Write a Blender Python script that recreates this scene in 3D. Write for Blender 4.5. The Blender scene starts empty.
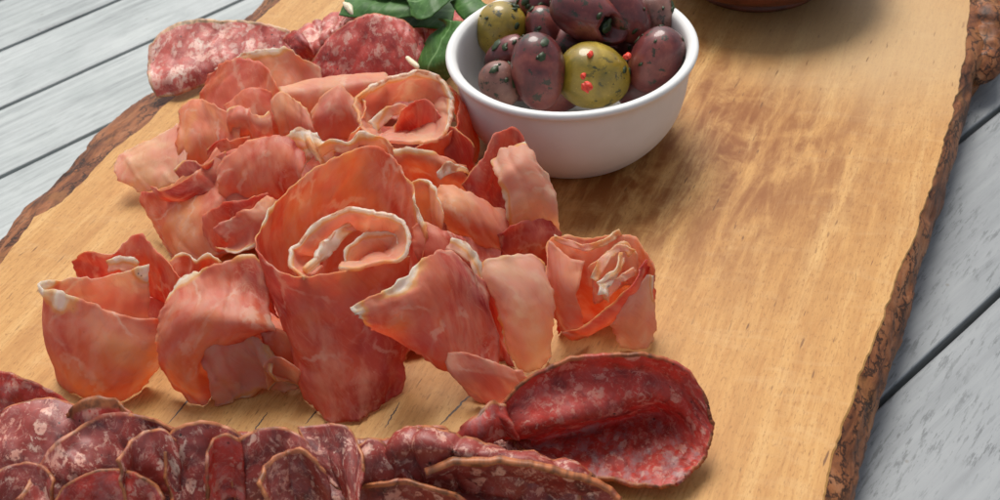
import bpy, bmesh, math, random
from mathutils import Vector, noise
R = math.radians
S = 0.01                      # everything below is written in centimetres
sc = bpy.context.scene
COL = sc.collection
random.seed(7)

# ------------------------------------------------------------------ camera
F = 1180.0; P = R(40.673); A = R(5.7); H = 27.84
fw = Vector((0, math.cos(P), -math.sin(P)))
r0 = Vector((1, 0, 0)); u0 = Vector((0, math.sin(P), math.cos(P)))
rt = r0*math.cos(A) - u0*math.sin(A); up = u0*math.cos(A) + r0*math.sin(A)
def at(x, y, z):
    """point (cm) at height z seen at photo position x, y"""
    d = fw + rt*((x-500)/F) + up*((250-y)/F)
    return Vector((0, 0, H)) + d*((z-H)/d.z)
cam = bpy.data.cameras.new('camera'); co = bpy.data.objects.new('camera', cam); COL.objects.link(co)
from mathutils import Matrix
m = Matrix((rt, up, -fw)).transposed().to_4x4(); m.translation = Vector((0, 0, H))*S
co.matrix_world = m
cam.sensor_width = 36; cam.lens = 36*F/1000; cam.clip_start = .005; cam.clip_end = 200
cam.dof.use_dof = True; cam.dof.focus_distance = .40; cam.dof.aperture_fstop = 26
sc.camera = co

# ------------------------------------------------------------------ light
w = bpy.data.worlds.new('World'); sc.world = w; w.use_nodes = True
nt = w.node_tree; sky = nt.nodes.new('ShaderNodeTexSky'); sky.sky_type = 'NISHITA'; sky.sun_disc = False
SUN_EL, SUN_AZ = 58, -4       # azimuth from +y, clockwise
sky.sun_elevation = R(SUN_EL); sky.sun_rotation = R(SUN_AZ); sky.air_density = 1.0; sky.dust_density = 3.0; sky.ozone_density = 1.0
hs = nt.nodes.new('ShaderNodeHueSaturation'); hs.inputs['Saturation'].default_value = .38   # a bright hazy, mostly white sky
nt.links.new(sky.outputs[0], hs.inputs['Color']); nt.links.new(hs.outputs[0], nt.nodes['Background'].inputs[0]); nt.nodes['Background'].inputs[1].default_value = .10
sl = bpy.data.lights.new('sun', 'SUN'); sl.energy = 2.3; sl.angle = R(30); sl.color = (1, .95, .88)
so = bpy.data.objects.new('sun', sl); COL.objects.link(so)
sd = Vector((math.sin(R(SUN_AZ))*math.cos(R(SUN_EL)), math.cos(R(SUN_AZ))*math.cos(R(SUN_EL)), math.sin(R(SUN_EL))))
so.rotation_euler = sd.to_track_quat('Z', 'Y').to_euler()
sc.view_settings.view_transform = 'Standard'; sc.view_settings.look = 'None'; sc.view_settings.exposure = .38
sc.cycles.use_denoising = True
sc.cycles.max_bounces = 10; sc.cycles.sample_clamp_indirect = 6

# ------------------------------------------------------------------ node helper
class N:
    def __init__(s, name):
        s.m = bpy.data.materials.new(name); s.m.use_nodes = True
        s.t = s.m.node_tree; s.b = s.t.nodes['Principled BSDF']
    def n(s, ty, **k):
        o = s.t.nodes.new(ty)
        for a, v in k.items(): setattr(o, a, v)
        return o
    def set(s, node, key, v):
        if v is None: return
        i = node.inputs[key]
        if hasattr(v, 'is_linked') or isinstance(v, bpy.types.NodeSocket): s.t.links.new(v, i)
        else: i.default_value = (*v, 1) if isinstance(v, tuple) and len(v) == 3 and i.type == 'RGBA' else v
    def coord(s, kind='Object', scale=100, rot=0, stretch=(1, 1, 1), loc=(0, 0, 0)):
        """object space turned into cm (or the UV map, already cm), rotated so that x runs with rot, then stretched"""
        c = s.n('ShaderNodeTexCoord'); mp = s.n('ShaderNodeMapping', vector_type='POINT')
        k = scale if kind == 'Object' else 1
        mp.inputs['Rotation'].default_value = (0, 0, rot); mp.inputs['Scale'].default_value = (k, k, k)
        mp.inputs['Location'].default_value = loc
        s.t.links.new(c.outputs[kind], mp.inputs[0])
        m2 = s.n('ShaderNodeVectorMath', operation='MULTIPLY'); s.t.links.new(mp.outputs[0], m2.inputs[0])
        m2.inputs[1].default_value = stretch
        return m2.outputs[0]
    def noise(s, v, sc_=1, det=4, rough=.55, dist=0, out=0):
        o = s.n('ShaderNodeTexNoise'); s.set(o, 'Vector', v); s.set(o, 'Scale', sc_); s.set(o, 'Detail', det); s.set(o, 'Roughness', rough); s.set(o, 'Distortion', dist)
        return o.outputs[out]
    def voro(s, v, sc_=1, feat='F1', rnd=1.0, out='Distance'):
        o = s.n('ShaderNodeTexVoronoi', feature=feat); s.set(o, 'Vector', v); s.set(o, 'Scale', sc_); s.set(o, 'Randomness', rnd)
        return o.outputs[out]
    def ramp(s, v, a, b, lo=0.0, hi=1.0, smooth=True):
        o = s.n('ShaderNodeMapRange', interpolation_type='SMOOTHSTEP' if smooth else 'LINEAR')
        s.set(o, 'Value', v); s.set(o, 'From Min', a); s.set(o, 'From Max', b); s.set(o, 'To Min', lo); s.set(o, 'To Max', hi)
        return o.outputs[0]
    def math(s, op, a, b=0.0, c=None):
        o = s.n('ShaderNodeMath', operation=op); s.set(o, 0, a); s.set(o, 1, b)
        if c is not None: s.set(o, 2, c)
        return o.outputs[0]
    def mix(s, f, a, b, mode='MIX'):
        o = s.n('ShaderNodeMix', data_type='RGBA', blend_type=mode); s.set(o, 0, f); s.set(o, 6, a); s.set(o, 7, b)
        return o.outputs[2]
    def cramp(s, v, pts):
        o = s.n('ShaderNodeValToRGB'); s.set(o, 0, v); e = o.color_ramp.elements
        while len(e) < len(pts): e.new(.5)
        for el, (p, c) in zip(e, pts): el.position = p; el.color = (*c, 1)
        return o.outputs[0]
    def attr(s, name):
        o = s.n('ShaderNodeAttribute', attribute_name=name); q = s.n('ShaderNodeSeparateColor'); s.t.links.new(o.outputs[0], q.inputs[0])
        return q.outputs
    def sepx(s, v):
        o = s.n('ShaderNodeSeparateXYZ'); s.set(o, 0, v); return o.outputs[0]
    def addv(s, a, b, k):
        m_ = s.n('ShaderNodeVectorMath', operation='MULTIPLY_ADD'); s.set(m_, 0, b); m_.inputs[1].default_value = (k, k, k); s.set(m_, 2, a)
        return m_.outputs[0]
    def bump(s, h, dist, strength=1.0, prev=None):
        o = s.n('ShaderNodeBump'); s.set(o, 'Height', h); s.set(o, 'Distance', dist*S); s.set(o, 'Strength', strength)
        if prev is not None: s.set(o, 'Normal', prev)
        return o.outputs[0]
    def out(s, color, rough, normal=None, alpha=None, sss=0, rad=(.3, .08, .04), coat=0, spec=.5, trans=0):
        b = s.b; s.set(b, 'Base Color', color)
        if alpha is not None and not trans: s.set(b, 'Alpha', alpha); s.set(b, 'Roughness', rough); s.set(b, 'Normal', normal)
        b.inputs['Specular IOR Level'].default_value = spec
        if coat: s.set(b, 'Coat Weight', coat); b.inputs['Coat Roughness'].default_value = .07
        if sss:
            b.subsurface_method = 'RANDOM_WALK'
            b.inputs['Subsurface Weight'].default_value = sss; b.inputs['Subsurface Radius'].default_value = rad; b.inputs['Subsurface Scale'].default_value = S
        if trans:
            tr = s.n('ShaderNodeBsdfTranslucent'); s.set(tr, 'Color', color); s.set(tr, 'Normal', normal)
            mx = s.n('ShaderNodeMixShader'); mx.inputs[0].default_value = trans
            s.t.links.new(b.outputs[0], mx.inputs[1]); s.t.links.new(tr.outputs[0], mx.inputs[2])
            last = mx.outputs[0]
            if alpha is not None:          # thin cured meat lets a little of what lies behind show through
                tp = s.n('ShaderNodeBsdfTransparent'); s.set(tp, 'Color', color); m3 = s.n('ShaderNodeMixShader'); s.set(m3, 0, alpha)
                s.t.links.new(tp.outputs[0], m3.inputs[1]); s.t.links.new(last, m3.inputs[2]); last = m3.outputs[0]
            s.t.links.new(last, s.t.nodes['Material Output'].inputs[0])
        return s.m

GRAIN = R(27.06); PLANK = R(51.72)
# ------------------------------------------------------------------ materials
def mat_board():
    s = N('live_edge_wood')
    v = s.coord(rot=GRAIN, stretch=(1, .09, 1)); vf = s.coord(rot=GRAIN, stretch=(1, .16, 1)); raw = s.coord()
    g1 = s.noise(v, 1.1, 6, .62, .3); g2 = s.noise(v, 6, 9, .75, .3); g3 = s.noise(vf, 22, 3, .6)
    big = s.noise(raw, .11, 3, .5)
    c = s.cramp(g1, [(.3, (.43, .205, .060)), (.5, (.55, .295, .095)), (.7, (.63, .38, .145))])
    c = s.mix(s.ramp(g2, .45, .72), c, (.44, .20, .055))
    c = s.mix(s.ramp(s.noise(s.coord(rot=GRAIN, stretch=(1, .07, 1)), 16, 3, .6), .5, .7, 0, .4), c, (.36, .17, .05))
    tick = s.noise(s.coord(rot=GRAIN, stretch=(1, .28, 1)), 14, 4, .7)
    c = s.mix(s.ramp(tick, .53, .66, 0, .6), c, (.28, .12, .035))
    curl = s.noise(s.coord(rot=GRAIN+R(80), stretch=(1, .3, 1)), 1.4, 5, .65, .6)
    c = s.mix(s.ramp(curl, .5, .7, 0, .14), c, (.70, .50, .26))
    # oiled, browner patch mid-board: part oil stain, part painted bowl shadow
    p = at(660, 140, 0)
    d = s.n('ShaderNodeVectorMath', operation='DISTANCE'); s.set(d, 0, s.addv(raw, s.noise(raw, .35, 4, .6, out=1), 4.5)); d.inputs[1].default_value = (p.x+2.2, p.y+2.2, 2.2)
    oil_shade = s.ramp(d.outputs['Value'], 13, 3)
    oil_shade_n = s.math('MULTIPLY', oil_shade, s.ramp(s.noise(vf, 1.4, 5, .65, .5), .3, .62))
    oil_shade_n = s.math('MULTIPLY', oil_shade_n, s.ramp(s.noise(raw, .55, 5, .65, .4), .3, .55, .25, 1))
    c = s.mix(oil_shade_n, c, (.24, .078, .016))
    # paler, drier wood towards the far edge
    q = at(880, 30, 0)
    d2 = s.n('ShaderNodeVectorMath', operation='DISTANCE'); s.set(d2, 0, s.addv(raw, s.noise(raw, .3, 3, .6, out=1), 4)); d2.inputs[1].default_value = (q.x+2, q.y+2, 2)
    c = s.mix(s.math('MULTIPLY', s.ramp(d2.outputs['Value'], 9, 2), .6), c, (.50, .35, .19))
    # short dark pores and scattered darker flecks
    pore = s.ramp(s.noise(s.coord(rot=GRAIN, stretch=(1, .13, 1)), 6.5, 2, .5), .66, .73)
    reg = s.ramp(s.noise(raw, .25, 2), .38, .62)
    c = s.mix(s.math('MULTIPLY', pore, s.math('MULTIPLY_ADD', reg, .7, .15)), c, (.13, .05, .018))
    blot = s.ramp(s.noise(s.coord(rot=GRAIN, stretch=(1, .45, 1)), 1.7, 5, .7, .8), .61, .74)
    c = s.mix(s.math('MULTIPLY', blot, .45), c, (.30, .13, .045))
    # fine knife scratches in two directions
    for rr, th in ((R(-20), .70), (R(72), .71)):
        k = s.ramp(s.noise(s.coord(rot=rr, stretch=(1, .04, 1), loc=(3, 7, 0)), 5, 1, .3), th, th+.03)
        c = s.mix(s.math('MULTIPLY', k, .02), c, (.72, .52, .30))
    h = s.math('MULTIPLY_ADD', g2, .5, s.math('MULTIPLY', g3, .5)); h = s.math('SUBTRACT', h, s.math('MULTIPLY', pore, 1.0))
    rg = s.math('MULTIPLY_ADD', oil_shade_n, -.14, s.ramp(g2, .3, .7, .5, .62))
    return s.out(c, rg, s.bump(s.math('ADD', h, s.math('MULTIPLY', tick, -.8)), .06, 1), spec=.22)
def mat_bark():
    s = N('bark')
    v = s.coord(rot=GRAIN, stretch=(1, .3, 1)); raw = s.coord()
    n1 = s.noise(v, 1.3, 8, .68, .7); n2 = s.noise(raw, 6, 5, .7)
    c = s.cramp(n1, [(.30, (.035, .014, .008)), (.43, (.14, .048, .020)), (.56, (.30, .11, .042)), (.75, (.40, .21, .11))])
    c = s.mix(s.ramp(n2, .5, .8), c, (.10, .045, .028))
    c = s.mix(s.math('MULTIPLY', s.ramp(s.noise(raw, .5, 3), .5, .65), .5), c, (.30, .13, .04))
    ed = s.voro(s.addv(s.coord(rot=GRAIN, stretch=(1, .4, 1.3)), s.noise(raw, 1.2, 4, .65, out=1), 1.1), 1.7, 'DISTANCE_TO_EDGE')
    fis = s.math('MULTIPLY', s.ramp(ed, .10, .02), s.ramp(s.noise(raw, .8, 3), .38, .55))
    c = s.mix(s.math('MULTIPLY', fis, .85), c, (.02, .010, .007))
    h = s.math('SUBTRACT', s.math('ADD', n1, s.math('MULTIPLY', n2, .6)), s.math('MULTIPLY', fis, .7))
    return s.out(c, .85, s.bump(h, .25, 1), spec=.2)
def mat_plank():
    s = N('weathered_grey_paint')
    v = s.coord(rot=PLANK, stretch=(1, .05, 1)); raw = s.coord(); v3 = s.coord(rot=PLANK-R(10), stretch=(1, .14, 1))
    oi = s.n('ShaderNodeObjectInfo')
    g = s.noise(v, 2.6, 6, .65, .5); g2 = s.noise(v3, 6, 6, .72); b = s.noise(raw, .22, 4, .6)
    c = s.cramp(g, [(.28, (.22, .24, .24)), (.5, (.36, .395, .39)), (.72, (.46, .495, .48))])
    c = s.mix(s.ramp(b, .35, .7, 0, .5), c, (.52, .55, .545))
    c = s.mix(s.ramp(s.sepx(raw), -5, 10, 0, .68), c, s.mix(g, (.17, .18, .195), (.27, .28, .295)))   # right side toned darker, painting in that the left catches more sky sheen
    # short broken grey grain strokes, denser where the paint has worn
    wear = s.math('MULTIPLY', s.ramp(s.noise(raw, .28, 4, .65), .38, .6), s.ramp(s.sepx(raw), -6, 8, .12, 1))
    k = s.math('MULTIPLY', s.ramp(g2, .51, .61), s.math('MULTIPLY_ADD', wear, .8, .12))
    c = s.mix(s.math('MULTIPLY', k, .8), c, (.11, .12, .125))
    st = s.ramp(s.noise(s.coord(rot=PLANK, stretch=(1, .025, 1)), 5, 3, .6), .62, .70)
    c = s.mix(s.math('MULTIPLY', st, .4), c, (.2, .22, .23))
    sp = s.ramp(s.voro(raw, .9), .10, .03); sp = s.math('MULTIPLY', sp, s.ramp(s.noise(raw, .7, 2), .52, .6))
    c = s.mix(s.math('MULTIPLY', sp, .5), c, (.16, .13, .10))
    o = s.n('ShaderNodeHueSaturation'); s.set(o, 'Color', c); s.set(o, 'Value', s.math('MULTIPLY_ADD', oi.outputs['Random'], .12, .94))
    h = s.math('SUBTRACT', g, s.math('MULTIPLY', k, .8))
    return s.out(o.outputs[0], .46, s.bump(h, .05, .7), spec=.35)
def mat_ham(name='cured_ham', sss=.35):
    s = N(name)
    uv = s.coord('UV'); at_ = s.attr('look')          # R rim fat, G tone, B paleness
    warp = s.addv(uv, s.noise(uv, .6, 3, .6, out=1), 1.6)
    n1 = s.noise(warp, .32, 3, .5, .2); n2 = s.noise(uv, 1.3, 5, .6, .6)
    st = s.noise(s.addv(s.coord('UV', stretch=(1, .28, 1)), s.noise(uv, .5, 2, out=1), .8), 1.6, 4, .6)
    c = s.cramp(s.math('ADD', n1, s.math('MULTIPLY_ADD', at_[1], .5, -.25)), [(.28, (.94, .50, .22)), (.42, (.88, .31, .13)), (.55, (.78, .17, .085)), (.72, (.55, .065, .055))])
    c = s.mix(s.ramp(st, .42, .72, 0, .6), c, (.92, .50, .33))
    c = s.mix(s.ramp(s.noise(uv, .38, 3, .5), .48, .62, 0, .45), c, (.80, .24, .20))
    c = s.mix(s.ramp(n2, .5, .8, 0, .22), c, (.66, .11, .055))
    pale = s.math('ADD', at_[2], s.ramp(n2, .4, .7, -.12, .15))
    c = s.mix(s.math('MULTIPLY', pale, 1.3), c, s.mix(s.ramp(s.noise(uv, .6, 3), .4, .6), (.97, .76, .56), (.95, .62, .50)))
    # fat veins: thin wandering lines
    ve = s.voro(s.addv(uv, s.noise(uv, 1.1, 4, .6, out=1), 1.3), .42, 'DISTANCE_TO_EDGE')
    vm = s.math('MULTIPLY', s.ramp(ve, .055, .012), s.ramp(s.noise(uv, .7, 3), .45, .58))
    c = s.mix(s.math('MULTIPLY', vm, s.math('MULTIPLY_ADD', at_[2], .6, .42)), c, (.95, .74, .56))
    wl = s.math('ABSOLUTE', s.math('SUBTRACT', s.noise(uv, .85, 4, .55, 1.2), .5))
    vm2 = s.math('MULTIPLY', s.ramp(wl, .012, .002), s.ramp(s.noise(uv, .5, 2), .5, .6))
    c = s.mix(s.math('MULTIPLY', vm2, .5), c, (.86, .52, .34))
    fb = s.noise(s.addv(s.coord('UV', rot=R(35), stretch=(1, .12, 1)), s.noise(uv, .5, 2, out=1), .6), 9, 3, .6)
    c = s.mix(s.ramp(fb, .5, .75, 0, .28), c, (.92, .50, .30))
    c = s.mix(s.ramp(fb, .45, .25, 0, .15), c, (.60, .08, .045))
    # rim
    en = s.math('MULTIPLY_ADD', s.noise(uv, 2.2, 4, .6), .7, -.35)
    rim = s.math('ADD', at_[0], s.math('MULTIPLY', en, s.ramp(at_[0], .02, .3)))
    c = s.mix(s.ramp(rim, .15, .5), c, (.90, .50, .20))
    c = s.mix(s.ramp(rim, .45, .75, 0, .85), c, (.92, .78, .58))
    c = s.mix(s.ramp(rim, .8, .9, 0, .8), c, (.95, .88, .78))
    dry = s.math('MULTIPLY', s.ramp(at_[0], .90, .99), s.ramp(s.noise(uv, 2.4, 3), .42, .6))
    c = s.mix(s.math('MULTIPLY', dry, .7), c, (.60, .22, .05))
    sp = s.math('MULTIPLY', s.ramp(s.voro(uv, 3.2), .13, .06), s.ramp(s.noise(uv, 1.5, 2), .55, .62))
    c = s.mix(s.math('MULTIPLY', s.math('MULTIPLY', sp, s.ramp(at_[0], .2, .8, .15, 1)), .85), c, (.12, .04, .015))
    h = s.math('ADD', s.math('MULTIPLY', s.noise(uv, 2.0, 5, .6, .5), 1), s.math('MULTIPLY', rim, .25))
    h = s.math('ADD', h, s.math('MULTIPLY', st, .5))
    r_ = s.ramp(s.noise(uv, 1.1, 4, .6), .35, .65, .17, .36)
    return s.out(c, r_, s.bump(h, .03, .8), sss=sss, rad=(.25, .09, .05), spec=.5, trans=.48, coat=0, alpha=s.ramp(s.math('SUBTRACT', pale, rim), -.1, .7, .93, .70))
def mat_fat():
    s = N('white_fat')
    v = s.coord(); n = s.noise(v, 2.5, 4)
    c = s.mix(s.ramp(n, .4, .65), (.88, .74, .60), (.86, .56, .38))
    return s.out(c, .33, s.bump(s.noise(v, 5, 4), .05, .6), sss=.6, rad=(.5, .3, .16), spec=.45, trans=.25)
def mat_salami(name, meat_a, meat_b, fat_c, amount, rough=.33, casing=(.50, .17, .06), frost_sheen=0.0, trans=.12, gs=1.5):
    s = N(name)
    uv = s.coord('UV'); at_ = s.attr('look')
    wv = s.addv(uv, s.noise(uv, 1.6, 4, .6, out=1), .75)
    n1 = s.noise(wv, 1.3, 6, .65, .4)
    c = s.cramp(n1, [(.3, meat_b), (.48, meat_a), (.62, tuple(min(1, x*1.25) for x in meat_a)), (.8, tuple(min(1, x*1.55+.01) for x in meat_a))])
    # fat grains: warped cells, some large some small
    vo = s.n('ShaderNodeTexVoronoi', feature='F1'); s.set(vo, 'Vector', wv); s.set(vo, 'Scale', gs)
    sepc = s.n('ShaderNodeSeparateColor'); s.t.links.new(vo.outputs['Color'], sepc.inputs[0])
    rad = s.math('MULTIPLY', sepc.outputs[0], amount)
    d = s.math('SUBTRACT', vo.outputs['Distance'], rad)
    f1 = s.ramp(d, .02, -.04)
    vo2 = s.n('ShaderNodeTexVoronoi', feature='F1'); s.set(vo2, 'Vector', s.addv(wv, s.noise(uv, 5, 2, out=1), .2)); s.set(vo2, 'Scale', 3.0)
    s2 = s.n('ShaderNodeSeparateColor'); s.t.links.new(vo2.outputs['Color'], s2.inputs[0])
    f2 = s.ramp(s.math('SUBTRACT', vo2.outputs['Distance'], s.math('MULTIPLY', s2.outputs[1], amount*1.0)), .02, -.04)
    mv = s.addv(uv, s.noise(uv, 2.4, 4, .65, out=1), .55)
    marb = s.ramp(s.noise(mv, 2.1*gs/1.5, 6, .72, .9), .555, .60)
    f1 = s.math('MULTIPLY', f1, s.ramp(s.noise(uv, 6, 4, .7), .36, .50))
    fat = s.math('MAXIMUM', s.math('MAXIMUM', f1, s.math('MULTIPLY', f2, .5)), s.math('MULTIPLY', marb, .8))
    fat = s.math('MULTIPLY', fat, s.ramp(s.noise(uv, 2.2, 3), .36, .52))
    c = s.mix(s.math('MULTIPLY', fat, .86), c, s.mix(s.ramp(s.noise(uv, 1.1, 2), .4, .6), fat_c, tuple(x*y for x, y in zip(fat_c, (.9, .62, .58)))))
    # sinew streaks
    wl = s.math('ABSOLUTE', s.math('SUBTRACT', s.noise(uv, 1.7, 4, .6, 1.0), .5))
    c = s.mix(s.math('MULTIPLY', s.ramp(wl, .02, .002), .16), c, fat_c)
    if frost_sheen: c = s.mix(s.math('MULTIPLY', s.ramp(s.noise(uv, .9, 6, .72), .46, .62, 0, frost_sheen*2), at_[1]), c, (.44, .33, .33))  # greyish sky sheen painted into the meat colour, weighted by look tone
    pe = s.math('MULTIPLY', s.ramp(s.voro(uv, 2.2), .13, .07), s.ramp(s.noise(uv, .9, 2), .52, .58))
    c = s.mix(s.math('MULTIPLY', pe, .9), c, (.02, .012, .01))
    rim = s.math('ADD', at_[0], s.math('MULTIPLY', s.math('MULTIPLY_ADD', s.noise(uv, 3, 3), .6, -.3), s.ramp(at_[0], 0, .3)))
    rmk = s.math('MULTIPLY', s.ramp(rim, .35, .65), s.ramp(s.noise(uv, .8, 3), .36, .52, .25, 1))
    c = s.mix(rmk, c, s.mix(s.ramp(s.noise(uv, 3, 3), .4, .65), casing, tuple(x*.4 for x in casing)))
    c = s.mix(at_[2], c, fat_c)
    h = s.math('ADD', s.noise(uv, 3.5, 5, .62, .6), s.math('MULTIPLY', fat, .35))
    return s.out(c, s.ramp(s.noise(uv, 2.5, 3), .35, .65, rough-.1, rough+.14), s.bump(h, .07, 1), sss=.15, rad=(.25, .05, .03), spec=.6, trans=trans)
def mat_ceramic():
    s = N('white_glazed_ceramic'); v = s.coord()
    c = s.mix(s.ramp(s.noise(v, .6, 3), .4, .7), (.70, .70, .68), (.665, .66, .635))
    return s.out(c, .16, s.bump(s.noise(v, .8, 2), .012, .4), spec=.5)
def mat_olive(name, a, b, c2, sss=.06):
    s = N(name); v = s.coord(); oi = s.n('ShaderNodeObjectInfo')
    vv = s.n('ShaderNodeVectorMath', operation='ADD'); s.set(vv, 0, v)
    cb = s.n('ShaderNodeCombineXYZ'); s.set(cb, 0, s.math('MULTIPLY', oi.outputs['Random'], 40.0)); s.set(cb, 1, s.math('MULTIPLY', oi.outputs['Random'], 17.0)); s.t.links.new(cb.outputs[0], vv.inputs[1]); v = vv.outputs[0]
    n = s.noise(v, .8, 5, .6, .5); n2 = s.noise(v, 4, 4, .65)
    c = s.cramp(n, [(.3, a), (.5, b), (.72, c2)])
    c = s.mix(s.ramp(n2, .5, .8, 0, .35), c, tuple(x*.5 for x in b))
    c = s.mix(s.math('MULTIPLY', s.ramp(s.voro(v, 5), .16, .08), .45), c, tuple(min(1, x*2+.03) for x in b))
    # clinging minced herb
    hb = s.math('MULTIPLY', s.ramp(s.noise(v, 2.1, 5, .68), .555, .60), s.ramp(s.noise(v, .9, 2), .42, .53))
    c = s.mix(s.math('MULTIPLY', hb, .9), c, (.012, .022, .007))
    h = s.math('ADD', s.math('MULTIPLY', n2, .4), s.math('MULTIPLY', hb, 1.2)); h = s.math('ADD', h, s.noise(v, 1.2, 2))
    return s.out(c, s.math('MULTIPLY_ADD', hb, .25, .10), s.bump(h, .03, .5), sss=sss, rad=(.3, .15, .06), coat=.45, spec=.5)
def mat_leaf():
    s = N('rocket_green'); uv = s.coord('UV'); at_ = s.attr('look')
    c = s.cramp(s.noise(uv, 1.0, 4), [(.3, (.035, .11, .018)), (.55, (.065, .18, .03)), (.8, (.11, .27, .05))])
    ve = s.voro(s.addv(uv, s.noise(uv, 1.5, 2, out=1), .4), 1.8, 'DISTANCE_TO_EDGE')
    c = s.mix(s.math('MULTIPLY', s.ramp(ve, .05, .01), .15), c, (.16, .32, .10))
    c = s.mix(at_[0], c, (.24, .42, .16))
    return s.out(c, .36, s.bump(s.math('ADD', s.ramp(ve, 0, .25), s.math('MULTIPLY', at_[0], -1)), .025, .7), sss=0, trans=.25, spec=.45)
def simple(name, col, rough, nscale=4, dark=.5, bump=.05, **k):
    s = N(name); v = s.coord(); n = s.noise(v, nscale, 5, .6)
    return s.out(s.mix(s.ramp(n, .35, .7), col, tuple(x*dark for x in col)), rough, s.bump(n, bump, .7), **k)

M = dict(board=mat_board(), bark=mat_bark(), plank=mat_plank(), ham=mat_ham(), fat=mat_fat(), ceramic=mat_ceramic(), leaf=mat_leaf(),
    salami=mat_salami('dark_salami', (.25, .028, .018), (.085, .008, .008), (.80, .56, .44), .40, rough=.2, frost_sheen=.10, trans=.08),
    salred=mat_salami('red_salami', (.52, .050, .032), (.24, .015, .013), (.78, .46, .36), .42, rough=.25, frost_sheen=.3, trans=.35),
    salpink=mat_salami('pink_salami', (.50, .10, .075), (.34, .035, .030), (.90, .74, .62), .62, casing=(.66, .42, .22), gs=.85),
    salback=mat_salami('rose_salami', (.54, .075, .055), (.30, .022, .022), (.78, .52, .42), .5),
    olive_dark=mat_olive('kalamata', (.050, .008, .008), (.15, .022, .020), (.30, .075, .05)),
    olive_brown=mat_olive('brown_olive', (.11, .035, .025), (.22, .09, .065), (.34, .17, .12)),
    olive_green=mat_olive('green_olive', (.14, .11, .006), (.30, .20, .012), (.48, .34, .04), .3),
    pit=simple('olive_hollow', (.02, .02, .012), .5),
    herb=simple('herb', (.035, .06, .018), .45, 6), chilli=simple('chilli', (.75, .05, .02), .3, 5, .7, sss=.3, rad=(.2, .05, .03)),
    terra=simple('reddish_wood', (.16, .045, .022), .38, 1.2, .5), crack=simple('dark_crack', (.06, .025, .01), .9),
    ground=simple('shaded_soil', (.07, .07, .065), .95, .05), beam=simple('frame_wood', (.20, .21, .21), .8),
    cheese=simple('cheese', (.80, .70, .50), .5, 3, .85, sss=.4, rad=(.3, .2, .1)))

# ------------------------------------------------------------------ objects
def finish(o, parent=None, label=None, cat=None, group=None, kind=None):
    if parent: o.parent = parent
    for k, v in (('label', label), ('category', cat), ('group', group), ('kind', kind)):
        if v: o[k] = v
    return o
def mesh(name, verts, faces, mat, parent=None, smooth=True, uv=None, look=None, **tags):
    """verts in cm, world. A top-level mesh gets its origin at its own base; a child shares its parent's frame."""
    vs = [Vector(v) for v in verts]
    if parent is not None: org = Vector(parent.location)/S
    else:
        org = Vector((sum(v.x for v in vs)/len(vs), sum(v.y for v in vs)/len(vs), min(v.z for v in vs)))
    me = bpy.data.meshes.new(name); me.from_pydata([(v-org)*S for v in vs], [], faces); me.update()
    if smooth: me.polygons.foreach_set('use_smooth', [True]*len(me.polygons))
    if uv:
        l = me.uv_layers.new(name='UVMap')
        for lo in me.loops: l.data[lo.index].uv = uv[lo.vertex_index]
    if look:
        a = me.color_attributes.new('look', 'FLOAT_COLOR', 'POINT')
        for i, c in enumerate(look): a.data[i].color = (*c, 1)
    me.materials.append(mat)
    o = bpy.data.objects.new(name, me); COL.objects.link(o)
    if parent is None: o.location = org*S
    return finish(o, parent, **tags)
def empty(name, loc, **tags):
    o = bpy.data.objects.new(name, None); COL.objects.link(o); o.empty_display_size = .01; o.location = Vector(loc)*S
    return finish(o, **tags)
def T(label, cat, group=None): return dict(label=label, cat=cat, group=group)

# splines
def cr(p, t):
    n = len(p)-1; x = t*n; i = min(int(x), n-1); f = x-i
    a = p[i-1] if i > 0 else p[0]*2-p[1]; b = p[i]; c = p[i+1]; d = p[i+2] if i+2 <= n else p[n]*2-p[n-1]
    return ((b*2) + (c-a)*f + (a*2-b*5+c*4-d)*f*f + (b*3-a-c*3+d)*f*f*f)*.5
def resample(p, n):
    """even spacing along a Catmull-Rom curve"""
    fine = [cr(p, i/200) for i in range(201)]; L = [0]
    for a, b in zip(fine, fine[1:]): L.append(L[-1]+(b-a).length)
    out = []; j = 0
    for k in range(n):
        t = L[-1]*k/(n-1)
        while j < 199 and L[j+1] < t: j += 1
        f = (t-L[j])/max(1e-9, L[j+1]-L[j]); out.append(fine[j].lerp(fine[j+1], min(1, f)))
    return out
def parse(txt):
    rows = []
    for line in txt.strip().split('\n'):
        if line.strip(): rows.append([at(*[float(q) for q in tok.split(',')]) for tok in line.split()])
    assert len({len(r) for r in rows}) == 1, [len(r) for r in rows]
    return rows
def nz(v, f, s=0.0):
    return noise.noise(Vector((v.x*f+s*7.3, v.y*f+s*3.1, v.z*f+s)))
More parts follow.
